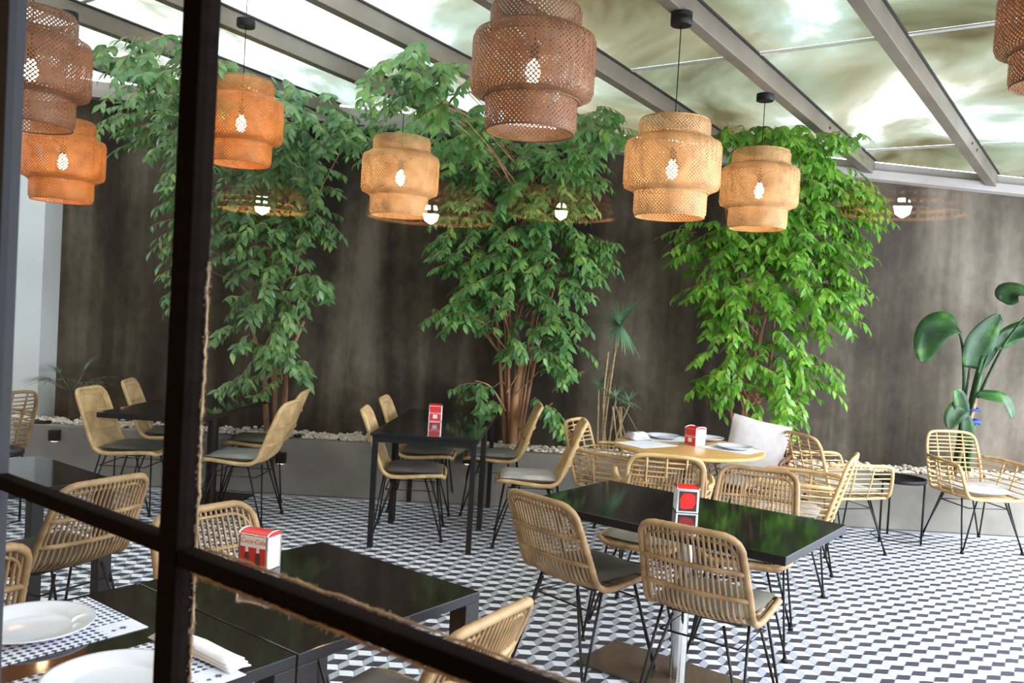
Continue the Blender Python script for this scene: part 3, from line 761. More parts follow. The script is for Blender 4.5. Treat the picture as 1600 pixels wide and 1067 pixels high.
# ------------------------------------------------------------------ rattan armchair with horizontal slats
def spline(P, n_=8, closed=False):
    out = []; m = len(P); P = [Vector(p) for p in P]
    rngi = range(m) if closed else range(m - 1)
    for i in rngi:
        p0 = P[(i - 1) % m] if (closed or i > 0) else P[i]; p1 = P[i]; p2 = P[(i + 1) % m]; p3 = P[(i + 2) % m] if (closed or i + 2 < m) else p2
        for k in range(n_):
            t = k / n_
            out.append(0.5 * ((2 * p1) + (p2 - p0) * t + (2 * p0 - 5 * p1 + 4 * p2 - p3) * t * t + (-p0 + 3 * p1 - 3 * p2 + p3) * t ** 3))
    if not closed: out.append(P[-1])
    return out
def back_y(z): return -0.225 - 0.30 * (z - 0.42)
def make_armchair(rm, legm=M_BLACK, pillow=False):
    root = empty('armchair')
    # back frame hoop
    hoop = [(-0.215, back_y(0.42), 0.42), (-0.222, back_y(0.55), 0.55), (-0.215, back_y(0.70), 0.70), (-0.198, back_y(0.78), 0.78), (-0.15, back_y(0.815) - 0.012, 0.818), (0, back_y(0.82) - 0.022, 0.825),
            (0.15, back_y(0.815) - 0.012, 0.818), (0.198, back_y(0.78), 0.78), (0.215, back_y(0.70), 0.70), (0.222, back_y(0.55), 0.55), (0.215, back_y(0.42), 0.42)]
    mb = MB(); mb.tube(spline(hoop, 4), 0.0125, 8); mb.build('back_frame', rm, root)
    # arm hoops run on into the front edge of the seat
    arm = [(-0.235, -0.265, 0.645), (-0.275, -0.15, 0.650), (-0.29, 0.05, 0.648), (-0.288, 0.19, 0.640), (-0.278, 0.232, 0.60), (-0.255, 0.25, 0.50), (-0.225, 0.258, 0.425), (-0.16, 0.265, 0.405), (0, 0.27, 0.402)]
    full = arm + [(-x, y, z) for x, y, z in arm[::-1][1:]]
    mb = MB(); mb.tube(spline(full, 4), 0.0125, 8); mb.build('arm_frame', rm, root)
    # seat rim
    seat = [(0.205, 0.25, 0.405), (0.225, 0.0, 0.405), (0.215, -0.22, 0.41), (0, -0.245, 0.41), (-0.215, -0.22, 0.41), (-0.225, 0.0, 0.405), (-0.205, 0.25, 0.405)]
    mb = MB(); mb.tube(spline(seat, 5), 0.0105, 7)
    for y in np.linspace(-0.2, 0.22, 9): mb.tube([(-0.215, y, 0.403), (0.215, y, 0.403)], 0.005, 5)
    mb.build('seat_base', rm, root)
    # horizontal slats of the upper back
    mb = MB()
    for z in np.linspace(0.67, 0.785, 5):
        w_ = 0.212 if z < 0.76 else 0.198
        mb.tube([(w_ * t, back_y(z) - 0.025 * (1 - t * t), z) for t in np.linspace(-1, 1, 9)], 0.0058, 5)
    # lower slats wrap round back and both arms
    for z in np.linspace(0.445, 0.625, 6):
        f = (z - 0.41) / 0.235
        ax = 0.225 + 0.062 * f; yf = 0.25 - 0.035 * max(0, f - 0.5)
        P = [(-ax, yf, z), (-ax - 0.002, 0.0, z), (-ax + 0.002, -0.12, z), (-0.225, back_y(z) + 0.015, z), (-0.12, back_y(z) - 0.018, z), (0, back_y(z) - 0.024, z)]
        P = P + [(-x, y, zz) for x, y, zz in P[::-1][1:]]
        mb.tube(spline(P, 3), 0.0055, 5)
    mb.build('slats', rm, root, kind='stuff')
    for s in (-1, 1):
        for y in (-0.08, 0.07):
            mb = MB(); mb.tube([(s * 0.224, y, 0.405), (s * 0.262, y, 0.53), (s * 0.286, y, 0.645)], 0.0075, 6); mb.build('arm_rib', rm, root)
    for x in (-0.11, 0.0, 0.11):
        mb = MB(); mb.tube([(x, back_y(z) - 0.016 - 0.012 * (1 - (x / .2) ** 2), z) for z in np.linspace(0.41, 0.81, 6)], 0.0068, 6); mb.build('back_rib', rm, root)
    c = bpy.data.objects.new('cushion', CUSH['white']); col.objects.link(c); c.parent = root; c.location = (0, 0.0, -0.012)
    add_legs(root, 0.24, 0.25, 0.15, 0.16, 0.40, legm)
    return root
G_ARM = 'rattan armchairs near the round table'
a5 = make_armchair(M_RATTAN_PALE); a5.location = (3.593, 6.54, 0); a5.rotation_euler.z = math.radians(180.5 + 6)
tag(a5, 'rattan armchair facing the camera at the right edge below the big leafed plant', 'armchair', G_ARM)
def armchair(x, y, yaw, label, src=a5):
    r = copy_tree(src, (x, y, 0), math.radians(yaw)); tag(r, label, 'armchair', G_ARM); return r
armchair(2.431, 6.242, -73, 'rattan armchair turned right towards the small black tray table')
armchair(1.80, 5.36, 64, 'rattan armchair turned left, just beyond the right corner of the long table')
armchair(0.80, 6.05, -118, 'rattan armchair left of the round table beside the pale side chair')
armchair(0.95, 5.12, -8, 'rattan armchair on the near side of the round table, seen behind a side chair')
a7 = make_armchair(M_RATTAN, M_WHITEMETAL); a7.location = (-3.74, 6.05, 0); a7.rotation_euler.z = math.radians(66)
tag(a7, 'rattan armchair with white metal legs and white pillow at the left edge', 'armchair', G_ARM)
a6 = make_armchair(M_RATTAN_DK); a6.location = (1.77, 6.28, 0); a6.rotation_euler.z = math.radians(150)
tag(a6, 'dark brown rattan armchair behind the round table, under a tall white pillow', 'armchair', G_ARM)
for c in list(a6.children) + list(a7.children):
    if c.name.split('.')[0] == 'cushion': c.data = CUSH['white']
def pillow(name, loc, rot, w, h, th, label):
    mb = MB(); n_ = 12; N = n_ + 1; vs_ = []; fs = []
    for side in (1, -1):
        for i in range(N):
            for j in range(N):
                u, v = -1 + 2 * i / n_, -1 + 2 * j / n_
                pin = 1 - 0.07 * (1 - (1 - abs(u)) ** 0.0) 
                bow = 1 - 0.06 * (1 - v * v) if abs(u) > 0.99 else 1.0
                hh = ((1 - u * u) * (1 - v * v)) ** 0.5
                vs_.append((u * w / 2 * (1 - 0.05 * (1 - abs(v)) * abs(u)), side * th / 2 * hh, v * h / 2 * (1 - 0.05 * (1 - abs(u)) * abs(v))))
    for s in (0, 1):
        o = s * N * N
        for i in range(n_):
            for j in range(n_):
                q = (o + i * N + j, o + (i + 1) * N + j, o + (i + 1) * N + j + 1, o + i * N + j + 1); fs.append(q[::-1] if s == 0 else q)
    mb.add(vs_, fs, 0, True)
    o = mb.build(name, M_PILLOW, loc=loc); o.rotation_euler = rot; tag(o, label, 'pillow'); return o
pillow('pillow', (1.85, 6.36, 0.675), (math.radians(-16), math.radians(9), math.radians(-22)), 0.43, 0.43, 0.13, 'tall white pillow propped on the brown armchair behind the round table')
pillow('pillow', (-3.70, 6.07, 0.64), (math.radians(-16), 0, math.radians(66)), 0.42, 0.40, 0.12, 'white pillow in the armchair at the left edge')

# ------------------------------------------------------------------ things on the tables
def plate(loc, label, R=0.14, group=None):
    mb = MB(); mb.lathe([(0.001, 0.004), (0.085 * R / .14, 0.004), (0.092 * R / .14, 0.006), (0.099 * R / .14, 0.013), (0.135 * R / .14, 0.020), (R, 0.022), (R, 0.019), (0.10 * R / .14, 0.007), (0.09 * R / .14, 0.0), (0.001, 0.0)], 48)
    o = mb.build('plate', M_CERAMIC, loc=loc); tag(o, label, 'plate', group); return o
def placemat(loc, yaw, label, w=0.30, d=0.42, plain=False):
    mb = MB(); mb.box((0, 0, 0.0008), (w, d, 0.0012)); o = mb.build('placemat', M_PAPER if plain else M_PLACEMAT, loc=loc, rotz=yaw); tag(o, label, 'placemat')
    if not plain:
        st = MB()
        for cx, cy, rr_ in ((0.115, 0.165, 0.012), (0.118, 0.140, 0.008)):
            pts = []
            for k in range(12):
                a = 2 * PI * k / 12; q = rr_ * (1 if k % 2 == 0 else 0.5); pts.append((cx + q * math.cos(a), cy + q * math.sin(a), 0.0016))
            st.add(pts, [tuple(range(12))])
        st.build('printed_emblem', M_BROWN if False else M_T_DARK, o)
    return o
p1 = Vector((-1.082, 2.252, 0)) + E1 * 0.15 - E2 * 0.21
p2 = Vector((-0.532, 1.836, 0)) - E1 * 0.15 - E2 * 0.21
placemat((p1.x, p1.y, 0.7505), YAW_E, 'paper mat with dark lozenges under the left foreground plate')
placemat((p2.x, p2.y, 0.7505), YAW_E, 'paper mat with dark lozenges under the plate at the bottom edge')
plate((-1.097, 2.01, 0.7525), 'white dinner plate at the left edge of the foreground table')
plate((-0.775, 1.745, 0.7525), 'white dinner plate cut by the bottom edge, beside the window post')
# folded paper napkins
def napkin(loc, yaw, w, d, label, layers=3, z=0.006):
    mb = MB()
    for k in range(layers):
        s = 1 - 0.06 * k; n_ = 8
        vs_ = []; 
        for i in range(n_ + 1):
            for j in range(3):
                u, v = i / n_ - .5, j / 2 - .5
                vs_.append((u * w * s, v * d * s, z * (k + .2) + 0.006 * math.sin(3 * u + k) * (1 - abs(2 * u)) + 0.004 * (1 - abs(2 * v))))
        fs = [(i * 3 + j, (i + 1) * 3 + j, (i + 1) * 3 + j + 1, i * 3 + j + 1) for i in range(n_) for j in range(2)]
        mb.add(vs_, fs, 0, True)
    o = mb.build('napkin', M_PAPER, loc=loc, rotz=yaw); tag(o, label, 'napkin')
    s_ = o.modifiers.new('thickness', 'SOLIDIFY'); s_.thickness = 0.002; return o
napkin((-0.672, 1.932, 0.757), YAW_E + 0.06, 0.30, 0.055, 'white rolled napkin on the paper mat behind the window post')
# round table settings
placemat((0.93, 5.70, 0.7505), -0.9, 'plain white paper mat on the left of the round table', 0.26, 0.34, True)
placemat((1.50, 5.70, 0.7505), 0.9, 'plain white paper mat under the right plate of the round table', 0.26, 0.34, True)
placemat((1.12, 6.02, 0.7505), 0.1, 'plain white paper mat at the far left of the round table', 0.34, 0.26, True)
plate((1.10, 6.04, 0.753), 'white plate at the far left of the round table', 0.12, 'plates on the round table')
plate((1.42, 6.08, 0.7525), 'white plate at the far side of the round table, right of the napkin box', 0.12, 'plates on the round table')
plate((1.52, 5.71, 0.753), 'white plate at the right side of the round table, nearest the armchair', 0.125, 'plates on the round table')
napkin((0.90, 5.93, 0.755), 0.5, 0.15, 0.13, 'crumpled white napkin pile at the left edge of the round table', 6, 0.008)

def text(body, size, parent, loc, rot, m_, shear=0.3):
    cu = bpy.data.curves.new('lettering', 'FONT'); cu.body = body; cu.size = size; cu.align_x = 'CENTER'; cu.align_y = 'CENTER'
    cu.shear = shear; cu.extrude = 0.0002; cu.materials.append(m_)
    t = bpy.data.objects.new('lettering_curve', cu); col.objects.link(t)
    me = bpy.data.meshes.new_from_object(t.evaluated_get(bpy.context.evaluated_depsgraph_get()))
    bpy.data.objects.remove(t)
    o = bpy.data.objects.new('lettering', me); col.objects.link(o); o.parent = parent; o.location = loc; o.rotation_euler = rot
    return o
def dispenser(loc, yaw, label, w=0.105, d=0.075, h=0.115, style='bottles', group=None):
    r = empty('napkin_dispenser', loc, yaw); tag(r, label, 'napkin dispenser', 'red napkin dispensers')
    t = 0.003
    # steel shell: front, back, bottom; open sides show the napkins
    mb = MB(); mb.box((0, -d / 2 + t / 2, h * 0.46), (w, t, h * 0.92)); mb.box((0, d / 2 - t / 2, h * 0.46), (w, t, h * 0.92)); mb.box((0, 0, t / 2), (w, d, t))
    mb.build('body', M_CHROME, r, bevel=0.001)
    mb = MB(); n_ = 10; vs_ = []
    for sx in (-1, 1):
        for k in range(n_ + 1):
            a = PI * k / n_; vs_.append((sx * w / 2, -math.cos(a) * d / 2, h * 0.90 + math.sin(a) * h * 0.11))
    fs = [(k, k + 1, n_ + 2 + k, n_ + 1 + k) for k in range(n_)] + [tuple(range(n_ + 1))[::-1], tuple(range(n_ + 1, 2 * n_ + 2))]
    mb.add(vs_, fs, 0, False); mb.build('lid', M_RED, r)
    mb = MB()
    for sx in (-1, 1):
        pts = [(sx * (w / 2 - 0.001), -math.cos(PI * k / 12) * (d / 2 + 0.001), h * 0.90 + math.sin(PI * k / 12) * (h * 0.11 + 0.0015)) for k in range(13)]
        mb.tube(pts, 0.003, 6)
    mb.build('lid_trim', M_CHROME, r)
    mb = MB(); mb.box((0, 0, h * 0.46), (w - 0.002, d - 0.012, h * 0.84)); mb.build('napkin_stack', M_PAPER, r)
    fy = -d / 2 - 0.0006
    if style == 'bottles':
        mb = MB(); mb.box((0, fy, h * 0.31), (w * 0.86, 0.001, h * 0.52)); mb.build('red_panel', M_REDDARK, r)
        mb = MB(); mb.box((0, fy, h * 0.73), (w * 0.86, 0.001, h * 0.30)); mb.build('white_panel', M_WPRINT, r)
        text('Coca-Cola', 0.021, r, (0, fy - 0.001, h * 0.74), (PI / 2, 0, 0), M_REDDARK)
        for x in (-0.02, 0.02):
            mb = MB(); pr_ = [(0.0045, 0), (0.0048, .016), (0.010, .030), (0.0085, .042), (0.0105, .058)]
            pts = [(x + a_, fy - 0.0009, h * 0.60 - b_) for a_, b_ in pr_] + [(x - a_, fy - 0.0009, h * 0.60 - b_) for a_, b_ in pr_[::-1]]
            mb.add(pts, [tuple(range(len(pts)))]); mb.build('bottle_print', M_BROWN, r)
            mb = MB(); pts = [(x - .0052, fy - .0013, h * .60), (x + .0052, fy - .0013, h * .60), (x + .0056, fy - .0013, h * .60 - .017), (x - .0056, fy - .0013, h * .60 - .017)]
            mb.add(pts, [(0, 1, 2, 3)]); mb.build('bottle_cap_print', M_WPRINT, r)
    elif style == 'red':
        mb = MB(); mb.box((0, fy, h * 0.46), (w * 0.92, 0.001, h * 0.86)); mb.build('red_panel', M_RED, r)
        text('Coca-Cola', 0.021, r, (0, fy - 0.001, h * 0.50), (PI / 2, 0, 0), M_WPRINT)
        mb = MB(); mb.box((0, fy - .0006, h * 0.30), (w * 0.34, 0.0006, h * 0.22)); mb.build('white_panel', M_WPRINT, r)
    else:
        mb = MB(); mb.box((0, fy, h * 0.45), (w * 0.80, 0.001, h * 0.76)); mb.build('dark_panel', M_BROWN, r)
        mb = MB(); pts = [(-.032, .020), (-.010, .016), (.024, .022), (.034, .045), (.031, .075), (.012, .086), (-.020, .084), (-.034, .060)]
        mb.add([(x, fy - .0009, z) for x, z in pts], [tuple(range(len(pts)))]); mb.build('red_panel', M_RED, r)
    return r
def disp_at(corner, yaw, w, d):  # world position of front right base corner -> centre
    c, s = math.cos(yaw), math.sin(yaw); x, y = -w / 2, d / 2
    return (corner[0] + x * c - y * s, corner[1] + x * s + y * c, 0.7505)
dispenser(disp_at((-0.695, 2.554), -0.36, 0.105, 0.07), -0.36, 'red and white napkin box with two bottles printed on it, big in the left foreground', 0.105, 0.07, 0.112)
dispenser((0.798, 3.735, 0.7505), -0.04, 'napkin box with a red panel in a steel frame, on the long black table', 0.096, 0.10, 0.112, 'framed')
dispenser((-0.527, 6.27, 0.7505), 0.03, 'red napkin box on the square black tables, reflected in the top', 0.092, 0.10, 0.125, 'red')
dispenser((1.275, 5.80, 0.7505), -0.95, 'red and white napkin box in the middle of the round table', 0.10, 0.10, 0.125, 'red')

# ------------------------------------------------------------------ woven pendant lamps
R0 = 0.25
def tier_profile(rbot, rmid, z0, z1, sh0, sh1, n_=11):
    out = []
    for i in range(n_):
        t = i / (n_ - 1); z = z0 + (z1 - z0) * t; r = rmid
        a = z - z0; b = z1 - z
        if a < sh0: r = rmid - (rmid - rbot[0]) * (1 - math.sqrt(max(0, 1 - (1 - a / sh0) ** 2)))
        if b < sh1: r = rmid - (rmid - rbot[1]) * (1 - math.sqrt(max(0, 1 - (1 - b / sh1) ** 2)))
        out.append((r, z))
    return out
def weave(prof_, N, width, rm, name, root, dr=0.0011):
    mb = MB()
    for sgn in (1, -1):
        for k in range(N):
            th = 2 * PI * k / N; vs_ = []; prevp = None
            for i, (r, z) in enumerate(prof_):
                if i > 0:
                    ds = math.hypot(r - prof_[i - 1][0], z - prof_[i - 1][1]); th += sgn * ds / max(0.05, r)
                ha = width / 2 / r; rr_ = r + dr * sgn * (1 if (i + k) % 2 else -1)
                for s in (-1, 1):
                    vs_.append((rr_ * math.cos(th + s * ha), rr_ * math.sin(th + s * ha), z))
            mb.add(vs_, [(2 * i, 2 * i + 1, 2 * i + 3, 2 * i + 2) for i in range(len(prof_) - 1)], 0, True)
    for r, z in (prof_[0], prof_[-1]):
        mb.tube([(r * math.cos(2 * PI * k / 40), r * math.sin(2 * PI * k / 40), z) for k in range(40)], 0.0042, 5, closed=True)
    return mb.build(name, rm, root)
def make_lamp(bm):
    root = empty('pendant_lamp')
    weave(tier_profile((0.178, 0.178), 0.188, 0.0, 0.15, 0.03, 0.01, 9), 62, 0.0102, bm, 'lower_tier', root)
    weave(tier_profile((0.195, 0.200), 0.25, 0.125, 0.405, 0.045, 0.05, 14), 80, 0.0102, bm, 'middle_tier', root)
    weave(tier_profile((0.185, 0.175), 0.186, 0.37, 0.50, 0.01, 0.02, 8), 62, 0.0102, bm, 'upper_tier', root)
    mb = MB(); mb.lathe([(0.004, -0.055), (0.020, -0.045), (0.030, -0.020), (0.030, 0.002), (0.020, 0.028), (0.013, 0.045)], 14, (0, 0, 0.25), cap0=True, cap1=True); mb.build('bulb', M_BULB, root)
    mb = MB(); mb.lathe([(0.016, 0.295), (0.018, 0.30), (0.018, 0.35), (0.006, 0.36)], 12, cap0=True, cap1=True); mb.build('socket', M_BLACK, root)
    mb = MB()
    for k in range(3):
        a = 2 * PI * k / 3; mb.tube([(0.016 * math.cos(a), 0.016 * math.sin(a), 0.35), (0.186 * math.cos(a), 0.186 * math.sin(a), 0.44)], 0.002, 4)
    mb.build('spider', M_BLACK, root)
    return root
lamp_protos = {'amber': make_lamp(M_BAMBOO_OR), 'warm': make_lamp(M_BAMBOO), 'dark': make_lamp(M_BAMBOO_DK)}
lu = set()
def lamp(kind, c, label, canopy=True):
    x, y, z = c; z0 = z - 0.25
    p = lamp_protos[kind]
    if kind not in lu: lu.add(kind); r = p; r.location = (x, y, z0)
    else: r = copy_tree(p, (x, y, z0), 0.0)
    tag(r, label, 'pendant lamp', 'woven pendant lamps')
    zr = roofz(x, y); 
    mb = MB(); mb.tube([(0, 0, 0.34), (0, 0, zr - z0 - 0.03)], 0.0028, 5); mb.build('cord', M_BLACK, r)
    mb = MB(); mb.lathe([(0.052, zr - z0 - 0.042), (0.056, zr - z0 - 0.038), (0.056, zr - z0 + 0.004)], 24, cap0=True, cap1=True); mb.build('ceiling_cup', M_BLACK, r)
    return r
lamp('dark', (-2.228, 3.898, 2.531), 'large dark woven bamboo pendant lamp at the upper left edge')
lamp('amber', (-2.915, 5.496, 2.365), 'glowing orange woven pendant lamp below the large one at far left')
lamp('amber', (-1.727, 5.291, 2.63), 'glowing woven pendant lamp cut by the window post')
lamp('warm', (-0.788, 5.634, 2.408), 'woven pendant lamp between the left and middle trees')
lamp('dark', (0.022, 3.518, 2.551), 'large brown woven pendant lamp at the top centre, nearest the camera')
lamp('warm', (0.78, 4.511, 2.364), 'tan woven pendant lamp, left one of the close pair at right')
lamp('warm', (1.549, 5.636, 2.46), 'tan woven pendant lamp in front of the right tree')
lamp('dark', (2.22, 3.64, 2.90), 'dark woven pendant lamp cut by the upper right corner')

# wide open-weave lamps of the room behind the camera: they show as reflections in the glass
def dome_lamp(c, R, label):
    root = empty('dome_lamp', c); tag(root, label, 'pendant lamp', 'wide dome lamps inside the room')
    mb = MB(); H_ = R * 0.55
    def P(t): return (R * math.sqrt(max(0.02, 1 - (1 - t) ** 2.4)) if t < 1 else R, H_ * (1 - t))
    prof_ = [(R * (0.25 + 0.75 * math.sin(t * PI / 2) ** 0.8), H_ * math.cos(t * PI / 2) ** 0.9 if t < 1 else 0.0) for t in np.linspace(0, 1, 9)]
    for k in range(40):
        a = 2 * PI * k / 40; mb.tube([(r_ * math.cos(a), r_ * math.sin(a), z) for r_, z in prof_], 0.009, 4)
    for r_, z in prof_: mb.tube([(r_ * math.cos(2 * PI * k / 40), r_ * math.sin(2 * PI * k / 40), z) for k in range(40)], 0.011, 4, closed=True)
    mb.build('shade', M_RATTAN_PALE, root)
    mb = MB(); mb.lathe([(0.004, -0.06), (0.035, -0.04), (0.045, 0.0), (0.03, 0.04), (0.015, 0.06)], 14, (0, 0, 0.03), cap0=True, cap1=True); mb.build('bulb', M_BULB2, root)
    mb = MB(); mb.tube([(0, 0, H_ * 0.5), (0, 0, 2.9 - c[2])], 0.005, 5); mb.build('cord', M_BLACK, root)
    return root
M_BULB2 = mat('warm_room_bulb', (1, 0.9, 0.7), 0.4, emit=(1.0, 0.68, 0.38), estr=1200.0)
dome_lamp((-3.36, -2.42, 2.24), 0.33, 'wide woven dome lamp inside, reflected in the glass over the right wall')
dome_lamp((-4.27, 0.02, 2.08), 0.36, 'wide woven dome lamp inside, reflected left of the middle tree')
dome_lamp((-5.21, -1.07, 2.28), 0.38, 'wide woven dome lamp inside, reflected across the middle tree')
dome_lamp((-4.34, 0.95, 2.06), 0.24, 'wide woven dome lamp inside, reflected below the lamp at the post')
for (x, y, z), lab in (((-7.85, -2.60, 1.61), 'left'), ((-7.51, -2.94, 1.64), 'right')):
    root = empty('oval_mirror', (x, y, z), YAW_E); tag(root, 'small oval wall mirror inside the room, the %s one of two' % lab, 'mirror', 'oval mirrors inside the room')
    mb = MB(); ov = [(0.07 * math.cos(2 * PI * k / 28), 0, 0.13 * math.sin(2 * PI * k / 28)) for k in range(28)]
    mb.tube(ov, 0.010, 6, closed=True); mb.build('mirror_frame', M_BLACK, root)
    mb = MB(); mb.add([(a_, 0.002, c__) for a_, b_, c__ in ov], [tuple(range(28))[::-1]]); mb.build('mirror_glass', M_MIRROR, root)
    mb = MB(); mb.tube([(0, -0.005, 0), (0, -0.03, 0)], 0.02, 8); mb.build('bracket', M_BOTTLE, root)

# ------------------------------------------------------------------ planter lights
def wall_light(x, z, label):
    r = empty('wall_light', (x, 6.92, z)); tag(r, label, 'wall light', 'black wall lights on the planter')
    mb = MB(); mb.box((0, -0.03, 0), (0.075, 0.06, 0.085)); mb.build('housing', M_BLACK, r, bevel=0.004)
    mb = MB(); mb.lathe([(0.026, -0.045), (0.024, -0.050), (0.001, -0.052)], 18, (0, -0.03, 0)); mb.build('lens', M_LENS, r)
wall_light(-3.63, 0.375, 'black box light on the planter face at far left')
wall_light(-1.80, 0.300, 'black box light on the planter face behind the chairs right of the post')
wall_light(-0.30, 0.385, 'black box light on the planter face behind the square tables')
def spot(x, y, label, r_=0.06):
    r = empty('garden_spotlight', (x, y, 0.43)); tag(r, label, 'spotlight', 'black garden spotlights in the gravel')
    mb = MB(); mb.lathe([(0.001, 0.0), (r_, 0.0), (r_, 0.035), (r_ * 0.8, 0.045), (r_ * 0.75, 0.04), (0.001, 0.038)], 20); mb.build('housing', M_BLACK, r)
    mb = MB(); mb.lathe([(0.001, 0.0395), (r_ * 0.7, 0.0395)], 20); mb.build('lens', M_SEAL, r)
spot(-3.80, 7.02, 'black garden spotlight on the gravel at far left', 0.075)
spot(-1.70, 7.05, 'black garden spotlight on the gravel right of the left tree', 0.045)

# ------------------------------------------------------------------ plants
def leaf_geom(L=1.0, W=0.42, fold=0.18, droop=0.22):
    st = [(0.0, 0.0), (0.16, 0.62), (0.42, 1.0), (0.68, 0.72), (0.86, 0.28), (1.0, 0.0)]
    v = []; f = []
    for t, w_ in st:
        z = -droop * t * t
        if w_ == 0: v.append((0, t * L, z))
        else:
            hw = W / 2 * w_
            v += [(-hw, t * L, z + fold * hw), (0, t * L, z), (hw, t * L, z + fold * hw)]
    f = [(0, 2, 1), (0, 3, 2)]
    for k in range(3):
        a = 1 + 3 * k; b = a + 3
        f += [(a, a + 1, b + 1, b), (a + 1, a + 2, b + 2, b + 1)]
    a = 10; f += [(a, a + 1, 13), (a + 1, a + 2, 13)]
    return np.array(v), f
LV, LF = leaf_geom()
def leaf_matrix(pos, d, nrm, s):
    d = Vector(d).normalized(); n_ = Vector(nrm); n_ = (n_ - d * n_.dot(d))
    n_ = n_.normalized() if n_.length > 1e-4 else d.orthogonal().normalized()
    x = d.cross(n_).normalized()
    return Matrix(((x.x * s, d.x * s, n_.x * s, pos[0]), (x.y * s, d.y * s, n_.y * s, pos[1]), (x.z * s, d.z * s, n_.z * s, pos[2]), (0, 0, 0, 1)))
def leaves_mesh(mats_, name, m_):
    nv = len(LV); V = np.empty((len(mats_) * nv, 3)); F = []
    for i, M in enumerate(mats_):
        A = np.array(M); V[i * nv:(i + 1) * nv] = LV @ A[:3, :3].T + A[:3, 3]
        o = i * nv; F += [tuple(q + o for q in f) for f in LF]
    me = bpy.data.meshes.new(name); me.from_pydata(V.tolist(), [], F); me.materials.append(m_)
    me.polygons.foreach_set('use_smooth', [True] * len(me.polygons)); return me
LIM_Y = 7.40
def ficus(name, blobs, axis, m_, label, nspray, base, trunks, lean=(0, 0), sparse=()):
    root = empty(name, base); tag(root, label, 'tree', 'ficus trees in the planter')
    B = Vector(base); mats_ = []; twig = MB()
    wts = np.array([b[3] * b[4] for b in blobs]); wts = wts / wts.sum()
    jobs = [(b, int(round(nspray * w_ * (0.55 if b[2] < 1.5 else 0.75 if b[2] < 2.0 else 1.0)))) for b, w_ in zip(blobs, wts)] + [(b, 4) for b in sparse]
    for (cx, cy, cz, rx, rz), cnt in jobs:
        ry = min(0.42, 0.75 * rx + 0.08)
        for _ in range(max(3, cnt)):
            while True:
                q = rng.uniform(-1, 1, 3); rr_ = np.linalg.norm(q)
                if 0.2 < rr_ < 1 and (q[1] < 0.55): break
            p = Vector((cx + q[0] * rx * 0.9, cy + q[1] * ry, cz + q[2] * rz * 0.9))
            out = Vector((p.x - axis[0], (p.y - axis[1]) * 1.0 - 0.30, 0.0))
            out = out.normalized() if out.length > .05 else Vector((0, -1, 0))
            out = (out + Vector(rng.normal(0, 0.45, 3))); out.z *= 0.3; out.z += rng.uniform(-0.25, 0.35); out.normalize()
            L = rng.uniform(0.16, 0.30); nl = int(L / 0.020)
            p0 = p - out * L * 0.5
            tp = []
            for k in range(nl + 1):
                t = k / nl
                c = p0 + out * L * t + Vector((0, 0, -0.45 * L * t * t))
                if c.y > LIM_Y: c.y = LIM_Y
                zmax = roofz(c.x, c.y) - 0.05
                if c.z > zmax: c.z = zmax - rng.uniform(0, 0.05)
                tp.append(c)
                if k == 0: continue
                side = out.cross(UP); side = side.normalized() if side.length > .01 else Vector((1, 0, 0))
                sg = 1 if k % 2 else -1
                d = out * 0.55 + side * sg * 0.75 + Vector((0, 0, -0.55 - 0.4 * rng.random())) + Vector(rng.normal(0, 0.22, 3))
                nrm = Vector((0, -0.35, 1.0)) + out * 0.5 + Vector(rng.normal(0, 0.28, 3))
                s = rng.uniform(0.070, 0.102)
                M = leaf_matrix(c, d, nrm, s)
                tip = M @ Vector((0, 1, 0))
                if tip.y > 7.46 or tip.z > roofz(tip.x, tip.y) - 0.02: continue
                mats_.append(M)
            twig.tube(tp, 0.0022, 3, caps=False)
            if rng.random() < 0.12 and rr_ > 0.5:      # twig joined back towards the tree axis
                ax = Vector((axis[0] + rng.normal(0, .06), axis[1] + rng.normal(0, .05), max(0.9, p.z - 0.35)))
                twig.tube([ax, ax.lerp(p0, .5) + Vector((0, 0, .08)), p0], [0.007, 0.005, 0.003], 4, caps=False)
    inv = Matrix.Translation(-B)
    # the 300 foremost leaves are parts of their own
    order = sorted(range(len(mats_)), key=lambda i: mats_[i][1][3] + 0.25 * rng.random())
    front = set(order[:300])
    lm = bpy.data.meshes.new('leaf'); lm.from_pydata(LV.tolist(), [], LF); lm.materials.append(m_)
    lm.polygons.foreach_set('use_smooth', [True] * len(lm.polygons))
    for i in order[:300]:
        o = bpy.data.objects.new('leaf', lm); col.objects.link(o); o.parent = root; o.matrix_local = inv @ mats_[i]
    me = leaves_mesh([inv @ mats_[i] for i in range(len(mats_)) if i not in front], 'foliage', m_)
    o = bpy.data.objects.new('foliage', me); col.objects.link(o); o.parent = root; o['kind'] = 'stuff'
    t = twig.build('twigs', M_BARK, root, kind='stuff'); t.location = -B
    for pts, r0, r1 in trunks:
        mb = MB(); P = spline(pts, 5); n_ = len(P)
        mb.tube(P, [r0 + (r1 - r0) * i / (n_ - 1) for i in range(n_)], 8); s = mb.build('stem', M_BARK, root); s.location = -B
    return root
